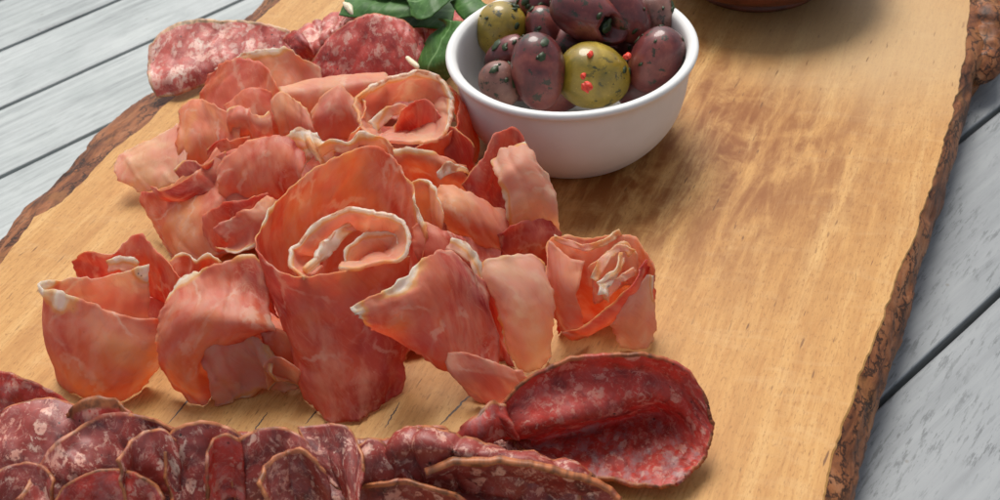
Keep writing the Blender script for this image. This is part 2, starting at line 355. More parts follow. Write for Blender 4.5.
def patch(name, txt, mat='ham', rim='', rw=.45, tone=.5, pale=0.0, pale_b=None, wr=1.0, thick=.032, seed=None, parent=None, rag=1.0, zmin=.06, relief=0.0, spots=(), curl=0.0, cell=.095, look_fn=None, **tags):
    """a thin slice swept through rows of points; rim lists edges (t first row, b last row, l first column, r last column) that carry fat or casing"""
    rows = parse(txt); seed = random.random()*50 if seed is None else seed
    wl = max(sum((b-a).length for a, b in zip(r, r[1:])) for r in rows)
    hl = max(sum((rows[j+1][i]-rows[j][i]).length for j in range(len(rows)-1)) for i in range(len(rows[0])))
    nu = max(12, min(150, int(wl/cell))); nv = max(8, min(90, int(hl/cell)))
    rr = [resample(r, nu) for r in rows]
    cols = [resample([r[i] for r in rr], nv) for i in range(nu)]
    g = [[cols[i][j] for i in range(nu)] for j in range(nv)]
    # arc lengths for the UV map
    lu = [0.0]*nu; mid = g[nv//2]
    for i in range(1, nu): lu[i] = lu[i-1] + max((g[j][i]-g[j][i-1]).length for j in (0, nv//2, nv-1))
    lv = [0.0]*nv
    for j in range(1, nv): lv[j] = lv[j-1] + max((g[j][i]-g[j-1][i]).length for i in (0, nu//2, nu-1))
    verts = []; uv = []; look = []
    for j in range(nv):
        for i in range(nu):
            p = g[j][i].copy()
            a = g[min(j+1, nv-1)][i]-g[max(j-1, 0)][i]; b = g[j][min(i+1, nu-1)]-g[j][max(i-1, 0)]
            nrm = b.cross(a)
            if nrm.length > 1e-6: nrm.normalize()
            de = dict(t=lv[j], b=lv[-1]-lv[j], l=lu[i], r=lu[-1]-lu[i]); dm = min(de.values())
            q = Vector((lu[i], lv[j], seed))
            wv = .13*nz(q, .5) + .085*nz(q, 1.1, 2) + .012*nz(q, 2.8, 4)
            p += nrm*wv*wr
            rg_ = nz(Vector((lu[i]*1.0+.5*nz(q, .6, 8), lv[j]*.28, seed)), 1.0, 17)      # long soft drape creases
            p += nrm*wr*(.075*(1-min(1, abs(rg_)*3.5))**2)
            rg_ = nz(Vector((lu[i]*.35+lv[j]*.9, lv[j]*.5-lu[i]*.8, seed)), 1.1, 27)
            p += nrm*wr*.018*(1-min(1, abs(rg_)*4))**2
            if relief: p += nrm*relief*(nz(q, 2.2, 6) + .6*nz(q, 5, 8))
            e = math.exp(-dm/.2)*rag                       # torn, curling edges
            if mat != 'ham': e *= .45
            sx = .07*nz(q, 1.4, 9) + .05*nz(q, 4.5, 3) + .018*nz(q, 10, 5)
            out = (g[j][i]-g[nv//2][nu//2]); out = out.normalized() if out.length > 1e-6 else out
            p += out*sx*e*1.6 + nrm*(.11*nz(q, 1.3, 11)+.05*nz(q, 4, 1)+.02*nz(q, 9, 4))*e
            if curl: p.z += curl*(math.exp(-lu[i]/.45)+.5*math.exp(-lv[j]/.35))
            if p.z < zmin: p.z = zmin + (p.z-zmin)*.05
            verts.append(p); uv.append((lu[i]+seed*3, lv[j]+seed*1.7))
            rf = 0.0
            for k in rim:
                wl_ = rw*(.75+.9*nz(q, .8, 13)+.25)
                rf = max(rf, 1-min(1, de[k]/max(.05, wl_)))
            if mat == 'ham':
                on = min(1, max(0, .5+2.6*nz(Vector((lu[i]+lv[j], seed, 0)), .45, 33)))     # fat comes and goes along an edge
                rf = min(1, rf*1.15)*(.25+.75*on) if rw > .17 else rf*.40*on
            else: rf = min(1, rf*1.15)
            for (su, sv, ru, rv) in spots:
                g_ = math.exp(-((i/(nu-1)-su)/ru)**2-((j/(nv-1)-sv)/rv)**2)*(1+.8*nz(q, 2.5, 3))
                if g_ > .12: rf = max(rf, min(.88, g_*1.5)); p += nrm*.13*min(1, g_*1.3)*(1+nz(q, 3.5, 5)); verts[-1] = p
            pl = pale if pale_b is None else pale+(pale_b-pale)*j/(nv-1)
            lk = (rf, tone, pl)
            if look_fn: lk = look_fn(i/(nu-1), j/(nv-1), lk)
            look.append(lk)
    faces = [(j*nu+i, j*nu+i+1, (j+1)*nu+i+1, (j+1)*nu+i) for j in range(nv-1) for i in range(nu-1)]
    o = mesh(name, verts, faces, M[mat], parent, uv=uv, look=look, **tags)
    so_ = o.modifiers.new('thickness', 'SOLIDIFY'); so_.thickness = thick*S; so_.offset = 0; so_.use_rim = True
    return o
def blob(name, pts, rad, mat, parent=None, seed=0, amp=.35, seg=14, freq=1.6, **tags):
    """an irregular tapered lump along a curve of (x, y, z) photo points; rad per point, cm"""
    if name == 'fat_lump': rad = [r*.85 for r in rad]; amp *= 1.5
    if name == 'fat_strand': rad = [r*.5 for r in rad]; amp *= 1.4
    c = [p if isinstance(p, Vector) else at(*p) for p in pts]; n = max(8, int(sum((b-a).length for a, b in zip(c, c[1:]))/.07)); n = min(n, 70)
    cc = [cr(c, i/(n-1)) for i in range(n)]
    rr = [cr([Vector((r, 0, 0)) for r in rad], i/(n-1)).x for i in range(n)]
    V = []; U = []; Fc = []
    for i, (p, r) in enumerate(zip(cc, rr)):
        d = (cc[min(i+1, n-1)]-cc[max(i-1, 0)]).normalized(); a = d.orthogonal().normalized(); b = d.cross(a)
        x = i/(n-1); cap = min(1, math.sqrt(max(0, 1-(1-min(1, x*n/3.0))**2)) + .02, math.sqrt(max(0, 1-(1-min(1, (1-x)*n/3.0))**2)) + .02)
        for k in range(seg):
            t = 2*math.pi*k/seg; dr = a*math.cos(t)+b*math.sin(t)
            q = p + dr*r*cap; V.append(q + dr*r*cap*amp*(nz(q, freq, seed)+.6*nz(q, freq*2.6, seed+3)))
    for i in range(n-1):
        for k in range(seg): Fc.append((i*seg+k, i*seg+(k+1) % seg, (i+1)*seg+(k+1) % seg, (i+1)*seg+k))
    Fc.append(tuple(reversed(range(seg)))); Fc.append(tuple((n-1)*seg+k for k in range(seg)))
    return mesh(name, V, Fc, M[mat], parent, **tags)
def lathe(name, prof, mat, seg=96, wob=0, parent=None, **tags):
    V = []; Fc = []; n = len(prof)
    for i, (r, z) in enumerate(prof):
        for k in range(seg):
            t = 2*math.pi*k/seg; V.append(Vector((r*math.cos(t), r*math.sin(t), z)))
    for i in range(n-1):
        for k in range(seg): Fc.append((i*seg+k, i*seg+(k+1) % seg, (i+1)*seg+(k+1) % seg, (i+1)*seg+k))
    return V, Fc

#SETTING#
# ------------------------------------------------------------------ setting: ground and table
gp = [Vector((x, y, -75)) for x in (-3000, 3000) for y in (-3000, 3000)]
mesh('ground', gp, [(0, 2, 3, 1)], M['ground'], smooth=False, kind='structure')
table = empty('outdoor_table', (0, 25, -2.5), **T('pale grey weathered slatted outdoor table under the wooden board', 'table'))
dirv = Vector((math.sin(PLANK), math.cos(PLANK), 0)); nv_ = Vector((math.cos(PLANK), -math.sin(PLANK), 0))
gaps = [-86, -80.5, -75, -69.6, -64.2, -58.8, -53.4, -47.95, -42.1, -36.3, -30.4, -24.6, -18.75, -12.67, -6.7, -.8, 5.1, 11, 17, 23]
for i, (a, b) in enumerate(zip(gaps, gaps[1:])):
    a += .12; b -= .12; V = []; Fc = []; bev = .07
    prof = [(a, -4.6), (a, -2.5-bev), (a+bev*.35, -2.5-bev*.3), (a+bev, -2.5), (b-bev, -2.5), (b-bev*.35, -2.5-bev*.3), (b, -2.5-bev), (b, -4.6)]
    nL = 60; ln = len(prof)
    for j in range(nL+1):
        s_ = -30 + 135*j/nL
        for q, (n_, z) in enumerate(prof):
            e = .03*noise.noise(Vector((s_*.35, n_*3, i))) if q not in (0, ln-1) else 0
            p = dirv*s_ + nv_*(n_+e); V.append(Vector((p.x, p.y, z)))
    for j in range(nL):
        for q in range(ln): Fc.append((j*ln+q, (j+1)*ln+q, (j+1)*ln+(q+1) % ln, j*ln+(q+1) % ln))
    Fc.append(tuple(range(ln))); Fc.append(tuple(reversed([nL*ln+q for q in range(ln)])))
    o = mesh('plank', V, Fc, M['plank'], table, smooth=False)
for s_ in (-12, 80):
    V = []
    for n_ in (-85, 22):
        for ds in (0, 6):
            for z in (-8.6, -4.62):
                p = dirv*(s_+ds)+nv_*n_; V.append(Vector((p.x, p.y, z)))
    mesh('cross_beam', V, [(0, 1, 3, 2), (4, 6, 7, 5), (0, 4, 5, 1), (2, 3, 7, 6), (0, 2, 6, 4), (1, 5, 7, 3)], M['beam'], table, smooth=False)

# ------------------------------------------------------------------ the board
top_px = [(825, 500), (835, 450), (855, 390), (872, 345), (885, 315), (900, 270), (915, 236), (930, 192), (942, 152), (952, 116), (960, 80), (966, 48), (970, 0)]
out_px = [(855, 500), (862, 465), (874, 420), (887, 380), (900, 340), (913, 295), (925, 255), (944, 196), (957, 146), (970, 104), (973, 82), (988, 66), (998, 40)]
topL = [(280, 0), (255, 21.5), (218, 54), (190, 82), (160, 109), (141, 128), (112, 149), (83, 179), (61, 202), (33, 217), (29, 225), (18, 238), (0, 262)]
outL = [(269, 0), (250, 19), (214, 47), (184, 74), (158, 97), (140, 101), (122, 116), (96, 138), (89, 152), (66, 179), (52, 193), (28, 211), (0, 250)]
gd = Vector((math.sin(GRAIN), math.cos(GRAIN), 0)); gn = Vector((math.cos(GRAIN), -math.sin(GRAIN), 0))
T_ = [at(x, y, 0) for x, y in top_px]; O_ = [at(x, y, -1.3) for x, y in out_px]
TL = [at(x, y, 0) for x, y in topL]; OL = [at(x, y, -1.0) for x, y in outL]
# beyond the frame the board runs on
far_r = T_[-1]+gd*7+gn*1.2; far_l = TL[0]+gd*12
endr = T_[0]-gd*9-gn*.5; endl = TL[-1]-gd*16+gn*.6
top = [endr]+T_+[far_r, far_r+gd*4-gn*4]+[far_l+gd*3+gn*4, far_l]+TL+[endl]
outer = [endr+gn*1.3-gd*.5]+O_+[far_r+gn*1.4+Vector((0, 0, -1.3)), far_r+gd*5-gn*3.6+Vector((0, 0, -1.3))]+[far_l+gd*4+gn*3.6+Vector((0, 0, -1.3)), far_l-gn*1.2+Vector((0, 0, -1))]+OL+[endl-gn*1-gd*.5]
for v in outer:
    if v.z > -.9: v.z = -1.2
fine_t = []; fine_o = []
K = len(top)
for i in range(K):
    a, b = top[i], top[(i+1) % K]; c, d = outer[i], outer[(i+1) % K]
    n = max(2, int((b-a).length/.16))
    for k in range(n): fine_t.append(a.lerp(b, k/n)); fine_o.append(c.lerp(d, k/n))
NB = len(fine_t)
def jit(v, amp, s): return Vector((nz(v, 1.1, s)+.6*nz(v, 3.3, s+2), nz(v, 1.1, s+5)+.6*nz(v, 3.3, s+7), 0))*amp
rt_ = [v+jit(v, .09, 1) for v in fine_t]
cen = Vector((0, 25, 0))
def inward(v, k):
    d = (v-cen); d.z = 0; d.normalize(); return v-d*k
top_in = [inward(v, .06) for v in rt_]
for v in top_in: v.z = 0
for v in rt_: v.z = -.06
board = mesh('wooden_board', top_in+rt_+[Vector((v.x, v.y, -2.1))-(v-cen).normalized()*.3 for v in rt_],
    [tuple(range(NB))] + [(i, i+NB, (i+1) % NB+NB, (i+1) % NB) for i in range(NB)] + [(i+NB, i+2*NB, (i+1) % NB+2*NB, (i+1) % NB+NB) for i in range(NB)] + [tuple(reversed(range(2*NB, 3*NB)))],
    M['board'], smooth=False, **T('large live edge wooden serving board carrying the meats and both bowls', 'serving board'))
# object-space texture needs the board's frame at the world origin
board.data.transform(Matrix.Translation(board.location)); board.location = (0, 0, 0)
rings = 16; V = []; Fc = []
for j in range(rings):
    f = j/(rings-1)
    for i in range(NB):
        a = rt_[i]; o = fine_o[i]
        if f < .6:
            g = f/.6; x = a.lerp(o, math.sin(g*math.pi/2)**.9); z = -.07 + (o.z+.07)*g**1.15
        else:
            g = (f-.6)/.4; b = inward(o, .35+.5*g*g); x = o.lerp(b, g); z = o.z + (-2.46-o.z)*g
        p = Vector((x.x, x.y, z)); amp = min(1, f*4)
        q = Vector((p.dot(gd)*.5, p.dot(gn)*1.6, p.z*1.6))
        dsp = .20*nz(q, .9, 3)+.09*nz(q, 2.2, 5)+.06*nz(p, 4.5, 7)
        dsp += .25*max(0, nz(p, .45, 21))*min(1, f*1.5)
        d = (p-cen); d.z = 0; d.normalize()
        p += d*dsp*amp
        if j: p.z += .12*nz(q, 2, 9)*amp
        p.z = max(p.z, -2.49); V.append(p)
for j in range(rings-1):
    for i in range(NB): Fc.append((j*NB+i, (j+1)*NB+i, (j+1)*NB+(i+1) % NB, j*NB+(i+1) % NB))
Fc.append(tuple(reversed([(rings-1)*NB+i for i in range(NB)])))
mesh('bark', V, Fc, M['bark'], board)
# knot of bark standing out at the far right
blob('bark_knot', [(975, -20, -1.0), (984, 10, -.9), (986, 40, -1.0), (982, 66, -1.2), (972, 84, -1.5)], [.8, 1.0, .85, .7, .25], 'bark', board, 4, .38, 30, .8)
# open seams between the glued strips, seen below the ham
def seam(x0, y0, x1, y1, wid):
    a = at(x0, y0, 0); b = at(x1, y1, 0); d = (b-a).normalized(); n = Vector((d.y, -d.x, 0)); V = []; Fc = []; k = 24
    for i in range(k+1):
        p = a.lerp(b, i/k) + n*.05*nz(Vector((i*.4, x0, 0)), 1); w_ = wid*math.sin(math.pi*(i+.4)/(k+.8))**.6*(1+.5*nz(Vector((i*.9, x0, 2)), 1))
        V += [p-n*w_+Vector((0, 0, .004)), p+n*w_+Vector((0, 0, .004))]
        if i < k: Fc.append((2*i, 2*i+1, 2*i+3, 2*i+2))
    mesh('seam', V, Fc, M['crack'], board, smooth=False)
for s_ in ((168, 424, 212, 372, .035), (305, 424, 340, 385, .03), (385, 428, 400, 402, .025), (440, 425, 473, 392, .035), (250, 436, 268, 412, .025)): seam(*s_)

# ------------------------------------------------------------------ white bowl
bc = at(571, 45, 4.1); bc.z = 0
prof = [(.01, .12), (2.5, .12), (2.65, .0), (3.05, .0), (3.45, .35), (3.9, .95), (4.22, 1.6), (4.40, 2.3), (4.5, 3.1), (4.56, 3.75), (4.66, 4.05), (4.80, 4.2), (4.84, 4.33), (4.78, 4.44), (4.66, 4.47), (4.52, 4.42), (4.42, 4.3), (4.36, 4.0), (4.3, 3.3), (4.18, 2.4), (3.9, 1.6), (3.4, .95), (2.6, .55), (1.4, .42), (.01, .4)]
pf = [cr([Vector((r, z, 0)) for r, z in prof], i/140) for i in range(141)]
V, Fc = lathe('', [(max(p.x, .005), p.y) for p in pf], None)
V = [Vector((v.x, v.y, max(0, v.z)*.925+.02))+bc for v in V]
mesh('olive_bowl', V, Fc, M['ceramic'], **T('small round white glazed bowl filled with marinated olives', 'bowl'))

# ------------------------------------------------------------------ dark red bowl behind
tc = at(757, -19, 0)
prof = [(.01, .1), (2.4, .1), (2.7, 0), (3.0, .0), (3.15, .15), (3.1, .38), (3.3, .52), (3.9, .8), (4.7, 1.3), (5.2, 2.0), (5.4, 2.7), (5.45, 3.2), (5.3, 3.32), (5.15, 3.2), (5.1, 2.7), (4.7, 1.9), (4.0, 1.2), (2.5, .8), (.01, .7)]
pf = [cr([Vector((r, z, 0)) for r, z in prof], i/120) for i in range(121)]
V, Fc = lathe('', [(max(p.x, .005), p.y) for p in pf], None)
V = [v+tc+Vector((0, 0, .02 if v.z >= 0 else -v.z+.02)) for v in V]
mesh('dark_bowl', V, Fc, M['terra'], **T('dark reddish brown bowl cut off by the top of the frame', 'bowl'))

#OLIVES#
# ------------------------------------------------------------------ olives
def olive(x, y, z, a, b, rot, tilt, mat, label, pit=None, ecc=.10, group='olives in the white bowl'):
    a *= 1.1; b *= 1.14; z -= .25
    """a half length, b half width (cm); rot = direction of the long axis in the picture plane (deg from right, up positive), tilt = deg towards the camera"""
    c = at(x, y, z); V = []; Fc = []; nu, nvv = 40, 28; sd_ = x*.37
    ax = rt*math.cos(R(rot))+up*math.sin(R(rot)); ax = (ax*math.cos(R(tilt)) - fw*math.sin(R(tilt))).normalized()
    e1 = ax.cross(fw).normalized(); e2 = ax.cross(e1)
    pd = None
    if pit: pd = pit.normalized() if isinstance(pit, Vector) else (ax*(1 if pit > 0 else -1))
    for j in range(nvv+1):
        th = math.pi*j/nvv
        for i in range(nu):
            ph = 2*math.pi*i/nu
            r = b*math.sin(th)**.92 * (1+ecc*math.cos(th)); l = a*math.cos(th)
            dv = (e1*math.cos(ph)+e2*math.sin(ph))
            p = ax*l + dv*r
            u_ = p.normalized(); q = c+p
            p *= 1 + .035*nz(q, .9, sd_) + .012*nz(q, 3.2, sd_)
            if pd is not None:
                ang = math.acos(max(-1, min(1, u_.dot(pd)))); lim = .42
                if ang < lim: p -= pd*(.8*b*(1-(ang/lim)**6))
            V.append(c+p)
    for j in range(nvv):
        for i in range(nu): Fc.append((j*nu+i, (j+1)*nu+i, (j+1)*nu+(i+1) % nu, j*nu+(i+1) % nu))
    o = mesh('olive', V, Fc, M[mat], **T(label, 'olive', group))
    if pd is not None:
        o.data.materials.append(M['pit'])
        for f in o.data.polygons:
            ctr = sum(((V[i]-c) for i in f.vertices), Vector())/4
            if ctr.length < b*.80 or ctr.normalized().angle(pd) < .27: f.material_index = 1
    if pd is not None:
        tip = c + pd*(b*.45 if abs(pd.dot(ax)) < .7 else a*.55)
        blob('herb_filling', [tip-pd*.25, tip, tip+pd*.10], [.14, .24, .10], 'herb', o, 3, .9, 14, 5)
    return o
olive(501, 30, 3.7, 1.02, .92, 70, 10, 'olive_green', 'yellow green olive speckled with herbs at the left rim')
olive(507, 54, 3.75, .92, .56, 28, 20, 'olive_dark', 'small dark pitted olive between the green olive and the front purple one', pit=up*.6+rt*.9-fw*.25)
olive(538, 72, 3.85, 1.34, .90, 97, 15, 'olive_dark', 'large upright plum coloured olive nearest the front rim')
olive(500, 84, 3.35, .84, .68, 115, 5, 'olive_brown', 'small greyish brown olive low against the left wall of the bowl')
olive(594, 76, 3.25, 1.30, 1.12, 170, 10, 'olive_green', 'large green olive with red chilli bits on it')
olive(590, 17, 4.75, 1.50, .88, 155, 8, 'olive_dark', 'long brown purple olive on top with an open pitted end', pit=(rt*.75-up*.5-fw*.55))
olive(624, 14, 4.55, 1.25, .78, 130, 10, 'olive_dark', 'violet olive leaning behind the long pitted one')
olive(655, 17, 4.0, .95, .72, 110, 10, 'olive_brown', 'brown pink olive at the upper right of the bowl')
olive(656, 60, 3.6, 1.22, .88, 60, 20, 'olive_dark', 'dark purple olive resting on the right wall of the bowl')
olive(544, 32, 3.7, .98, .62, 105, 5, 'olive_dark', 'narrow reddish olive behind the upright plum coloured one')
olive(540, 2, 4.3, 1.0, .72, 20, 0, 'olive_dark', 'dark olive at the top between the green one and the long one')
olive(568, 46, 3.1, 1.0, .75, 30, 0, 'olive_dark', 'olive deep in the shadow above the large green one')
olive(632, 40, 3.1, 1.0, .75, 80, 0, 'olive_dark', 'olive in the dark gap under the violet one')
olive(566, -22, 4.1, 1.1, .78, 10, 0, 'olive_brown', 'olive at the back just beyond the top of the frame')
olive(615, -20, 4.3, 1.15, .8, 160, 0, 'olive_dark', 'second olive at the back beyond the top of the frame')
for k, (x, y) in enumerate([(520, 60), (560, 70), (600, 60), (640, 70), (530, 20), (585, 15), (635, 10)]):
    olive(x, y+16, 2.0+.15*(k % 3), 1.15, .9, 40*k, 0, 'olive_dark', 'buried olive in the bottom layer of the bowl', group='buried olives')
# herb flakes strewn over the olives
bpy.context.view_layer.update()
flakes = []; ol = [o for o in COL.objects if o.name.startswith('olive') and o.name != 'olive_bowl'][:15]
fv = []; ff = []
rnd = random.Random(3)
for o in ol:
    n_ = 44
    for k in range(n_):
        vs = o.data.vertices; v = vs[rnd.randrange(len(vs))]; nn = v.normal
        if nn.z < .1: continue
        cpos = (v.co+o.location)/S
        if nz(cpos, 1.3, 5) < .0: continue
        a = nn.orthogonal().normalized(); b = nn.cross(a); ro = rnd.random()*6.28; sz = rnd.uniform(.03, .12) if rnd.random() < .75 else rnd.uniform(.12, .20)
        base = len(fv); cnt = 6
        for layer in (0, 1):
            for q in range(cnt):
                t = ro+q*2*math.pi/cnt; r_ = sz*rnd.uniform(.6, 1.25)
                fv.append(cpos + (a*math.cos(t)*1.5+b*math.sin(t))*r_ + nn*(.0 if layer == 0 else .025+rnd.uniform(-.008, .02)))
        ff.append(tuple(base+cnt+q for q in range(cnt)))
        for q in range(cnt): ff.append((base+q, base+(q+1) % cnt, base+cnt+(q+1) % cnt, base+cnt+q))
mesh('chopped_herbs', fv, ff, M['herb'], kind='stuff', **T('dark green chopped herb flakes clinging to the olives', 'herbs'))
for (x, y, z, r_, lb) in ((586, 87, 4.35, .22, 'largest red chilli bit on the front of the green olive'), (590, 55, 4.45, .13, 'faint chilli bit near the top of the green olive'), (583, 77, 4.4, .12, 'tiny chilli bit just above the largest one'), (627, 57, 4.25, .14, 'red chilli bit touching the purple olive on the right')):
    z -= .2
    blob('chilli_piece', [(x-r_*14, y+2, z), (x, y, z+.04), (x+r_*13, y-3, z)], [r_*.8, r_, r_*.7], 'chilli', None, x, .6, 14, 3.5, **T(lb, 'chilli', 'chilli bits in the bowl'))

#HAM#
HG = 'curled slices of cured ham'
def ham(label, txt, **k):
    return patch('ham_slice', txt, **k, **T(label, 'cured ham', HG))
# H1: back piece with the white rim
ham('ham slice at the back with a broad white fat rim beside the pink salami', '''
216,70,2.6 236,57,2.9 262,48,3.0 284,47,3.0 302,58,2.7 322,66,2.3
224,78,2.0 242,68,2.3 264,64,2.5 286,65,2.4 304,74,2.1 325,84,1.9
230,100,1.2 246,95,1.6 268,90,1.8 290,92,1.7 308,98,1.4 330,106,1.2
''', rim='t', rw=.85, tone=.35, pale=.35)
ham('orange ham fold standing in front of the broad white rim', '''
207,74,2.4 222,64,2.9 240,60,3.2 258,63,3.3 272,76,3.1 283,98,2.6
200,92,1.8 216,86,2.3 236,84,2.6 254,88,2.6 268,100,2.4 280,118,2.0
196,120,.9 212,118,1.3 232,118,1.7 250,122,1.7 264,128,1.4 276,138,1.0
195,146,.1 212,146,.1 232,148,.2 250,150,.2 262,152,.1 274,158,.1
''', rim='', tone=.5, pale=.0)
ham('small deep orange petal inside the back fold', '''
222,104,2.5 238,92,2.9 256,88,3.0 272,92,2.8
228,126,2.1 244,116,2.5 262,112,2.5 276,116,2.3
236,145,1.4 252,142,1.6 268,140,1.6 280,140,1.4
''', rim='t', rw=.12, tone=.42)
# H2: flat pink roll
ham('smooth pink ham roll lying across the back under the round salami', '''
282,92,2.6 310,84,2.7 345,78,2.8 384,76,2.7
280,88,2.9 308,80,3.0 343,74,3.1 386,73,2.9
282,96,2.9 312,89,3.1 348,84,3.2 388,82,2.9
284,114,2.2 315,107,2.5 345,102,2.6 380,97,2.3
286,136,1.2 318,130,1.5 350,124,1.5 385,118,1.3
''', tone=.34, pale=.5, rim='l', rw=.15, wr=.5)
ham('pale orange petal with a pointed top in the middle of the back row', '''
310,112,2.7 322,96,3.1 338,84,3.4 350,95,3.1 358,112,2.7
308,128,2.3 320,116,2.7 336,106,3.0 350,114,2.7 362,128,2.3
308,150,1.4 322,144,1.7 338,138,1.9 352,140,1.7 366,148,1.4
''', rim='t', rw=.22, tone=.35, pale=.3)
# H3: the ring
ham('pale ham slice curled into an open ring with a creamy fat rim', '''
372,142,3.0 359,122,3.2 358,102,3.3 373,86,3.4 402,73,3.5 428,71,3.5 446,84,3.4 454,106,3.2 447,130,3.1 430,142,3.0 400,142,3.0 376,139,3.0
374,140,2.8 366,122,2.7 366,106,2.7 380,94,2.7 403,84,2.7 424,83,2.7 438,94,2.7 444,110,2.7 440,126,2.7 426,135,2.6 400,136,2.6 382,134,2.6
380,136,2.2 378,124,2.0 380,114,1.9 388,106,1.8 404,100,1.7 418,100,1.7 428,108,1.8 432,116,1.9 428,124,2.0 418,128,2.0 402,130,2.1 388,130,2.2
''', rim='t', rw=.62, tone=.35, pale=.55, thick=.13)
ham('red outer wall of ham wrapped around the creamy ring', '''
440,80,3.3 454,96,3.2 458,116,3.1 448,136,3.0 425,146,2.9 396,147,2.9 368,143,2.9
452,90,2.6 466,108,2.3 468,128,2.1 456,150,2.0 428,160,2.0 396,160,2.0 362,150,2.0
456,108,1.6 472,126,1.2 474,146,1.0 462,166,1.0 432,176,1.0 396,176,1.0 358,166,1.0
458,130,.4 474,148,.2 474,164,.1 462,182,.1 432,196,.1 396,196,.1 356,184,.1
''', tone=.52, rim='t', rw=.12)
ham('orange inner strip folded upright inside the creamy ring', '''
392,128,2.6 400,114,3.0 412,104,3.2 422,98,3.2 432,104,3.0 440,118,2.8
394,138,2.1 403,126,2.4 414,118,2.6 424,114,2.6 433,120,2.4 438,130,2.2
398,142,1.7 406,136,1.9 416,130,2.0 425,128,2.0 432,131,1.9 436,138,1.7
''', rim='l', rw=.2, tone=.55)
ham('white veined crumpled strip lying inside the creamy ring', '''
368,122,2.9 382,110,3.0 398,104,3.0 412,106,2.9
376,134,2.5 388,122,2.6 402,114,2.6 416,116,2.5
''', rim='tl', rw=.4, tone=.3, pale=.7)
# H4: left lobe and orange fold
ham('pale translucent ham lobe at the far left of the pile', '''
178,123,2.1 158,135,1.8 136,147,1.5 120,156,1.3 114,170,1.2
182,138,1.9 166,146,1.7 146,158,1.5 128,168,1.2 117,178,1.0
186,156,1.6 174,162,1.4 158,172,1.2 142,180,.9 130,186,.7
190,176,1.2 180,180,1.1 166,186,.9 152,190,.6 142,194,.4
''', rim='tb', rw=.1, tone=.3, pale=.72)
ham('orange ham fold rising above the pale lobe', '''
178,128,2.2 181,108,2.6 194,98,2.9 212,104,3.1 228,112,3.0 242,120,2.7
178,146,1.8 186,128,2.3 200,118,2.6 214,122,2.7 228,130,2.6 240,138,2.4
180,160,1.4 190,148,1.8 203,140,2.1 216,142,2.2 228,148,2.1 240,156,1.9
184,180,.6 194,172,.9 206,166,1.1 218,168,1.1 230,174,1.0 242,180,.9
''', rim='t', rw=.16, tone=.45, pale=.1)
# H5: the middle left cascade
ham('broad orange red ham slice cascading down the left side of the pile', '''
140,192,1.4 158,190,1.9 180,178,2.4 204,162,2.8 228,150,3.1 252,146,3.1
142,202,1.1 162,204,1.6 186,196,2.1 210,184,2.5 234,174,2.7 258,168,2.8
148,216,.7 164,224,1.1 186,220,1.6 208,210,2.0 232,200,2.2 258,192,2.3
158,234,.3 170,246,.5 188,244,1.0 206,236,1.4 228,226,1.6 254,218,1.8
170,256,.1 178,266,.1 192,268,.3 206,262,.7 226,252,1.0 250,246,1.2
''', rim='t', rw=.14, tone=.5, pale_b=.25)
ham('ham flap with a dark dried edge crossing the cascade', '''
150,186,2.1 164,190,2.3 186,178,2.7 205,162,3.0 216,148,3.2
160,196,1.9 176,196,2.2 196,186,2.5 214,172,2.8 226,160,2.9
176,206,1.5 190,202,1.9 208,194,2.2 224,184,2.4 236,174,2.5
''', rim='t', rw=.1, tone=.62)
ham('orange veined ham petal rounded over the middle left', '''
214,176,3.0 226,158,3.4 244,143,3.7 266,136,3.8 290,140,3.7 306,158,3.4
218,188,2.7 232,172,3.1 248,160,3.4 268,155,3.5 288,160,3.4 302,174,3.1
226,202,2.1 240,192,2.4 254,184,2.7 270,180,2.8 286,182,2.7 300,190,2.4
234,218,1.3 246,210,1.6 258,204,1.8 272,200,1.9 286,202,1.8 300,208,1.6
''', rim='tr', rw=.14, tone=.42, pale=.12)
ham('frilly white fatty ham edge crumpled at the centre of the back row', '''
284,140,3.5 292,130,3.8 304,126,3.9 316,134,3.8 326,142,3.7 338,146,3.5
290,152,3.3 298,144,3.6 308,142,3.7 318,148,3.6 328,154,3.5 336,158,3.3
300,166,3.0 306,160,3.2 312,158,3.3 320,162,3.2 328,168,3.1 334,172,2.9
''', rim='tlrb', rw=.8, tone=.2, pale=.85, wr=2.2, rag=2)
ham('small curl of ham edged with cream fat left of the big cone', '''
268,196,2.9 258,204,2.8 244,212,2.6 226,220,2.4 214,228,2.2
276,202,2.8 268,216,2.6 254,226,2.3 238,232,2.1 222,236,2.0
274,214,2.2 270,228,2.1 258,238,1.9 244,244,1.7 228,246,1.6
268,220,1.6 260,240,1.7 248,250,1.6 234,254,1.5 217,246,1.6
''', rim='b', rw=.3, tone=.4, pale=.2)
ham('narrow red fold of ham just behind the cream edged curl', '''
200,216,2.0 214,208,2.4 232,202,2.7 250,198,2.9 268,192,3.0
204,240,1.3 218,232,1.7 234,224,1.9 252,218,2.1 270,214,2.2
208,262,.5 222,256,.8 238,248,1.0 254,242,1.2 270,240,1.3
''', tone=.6, rim='t', rw=.1)
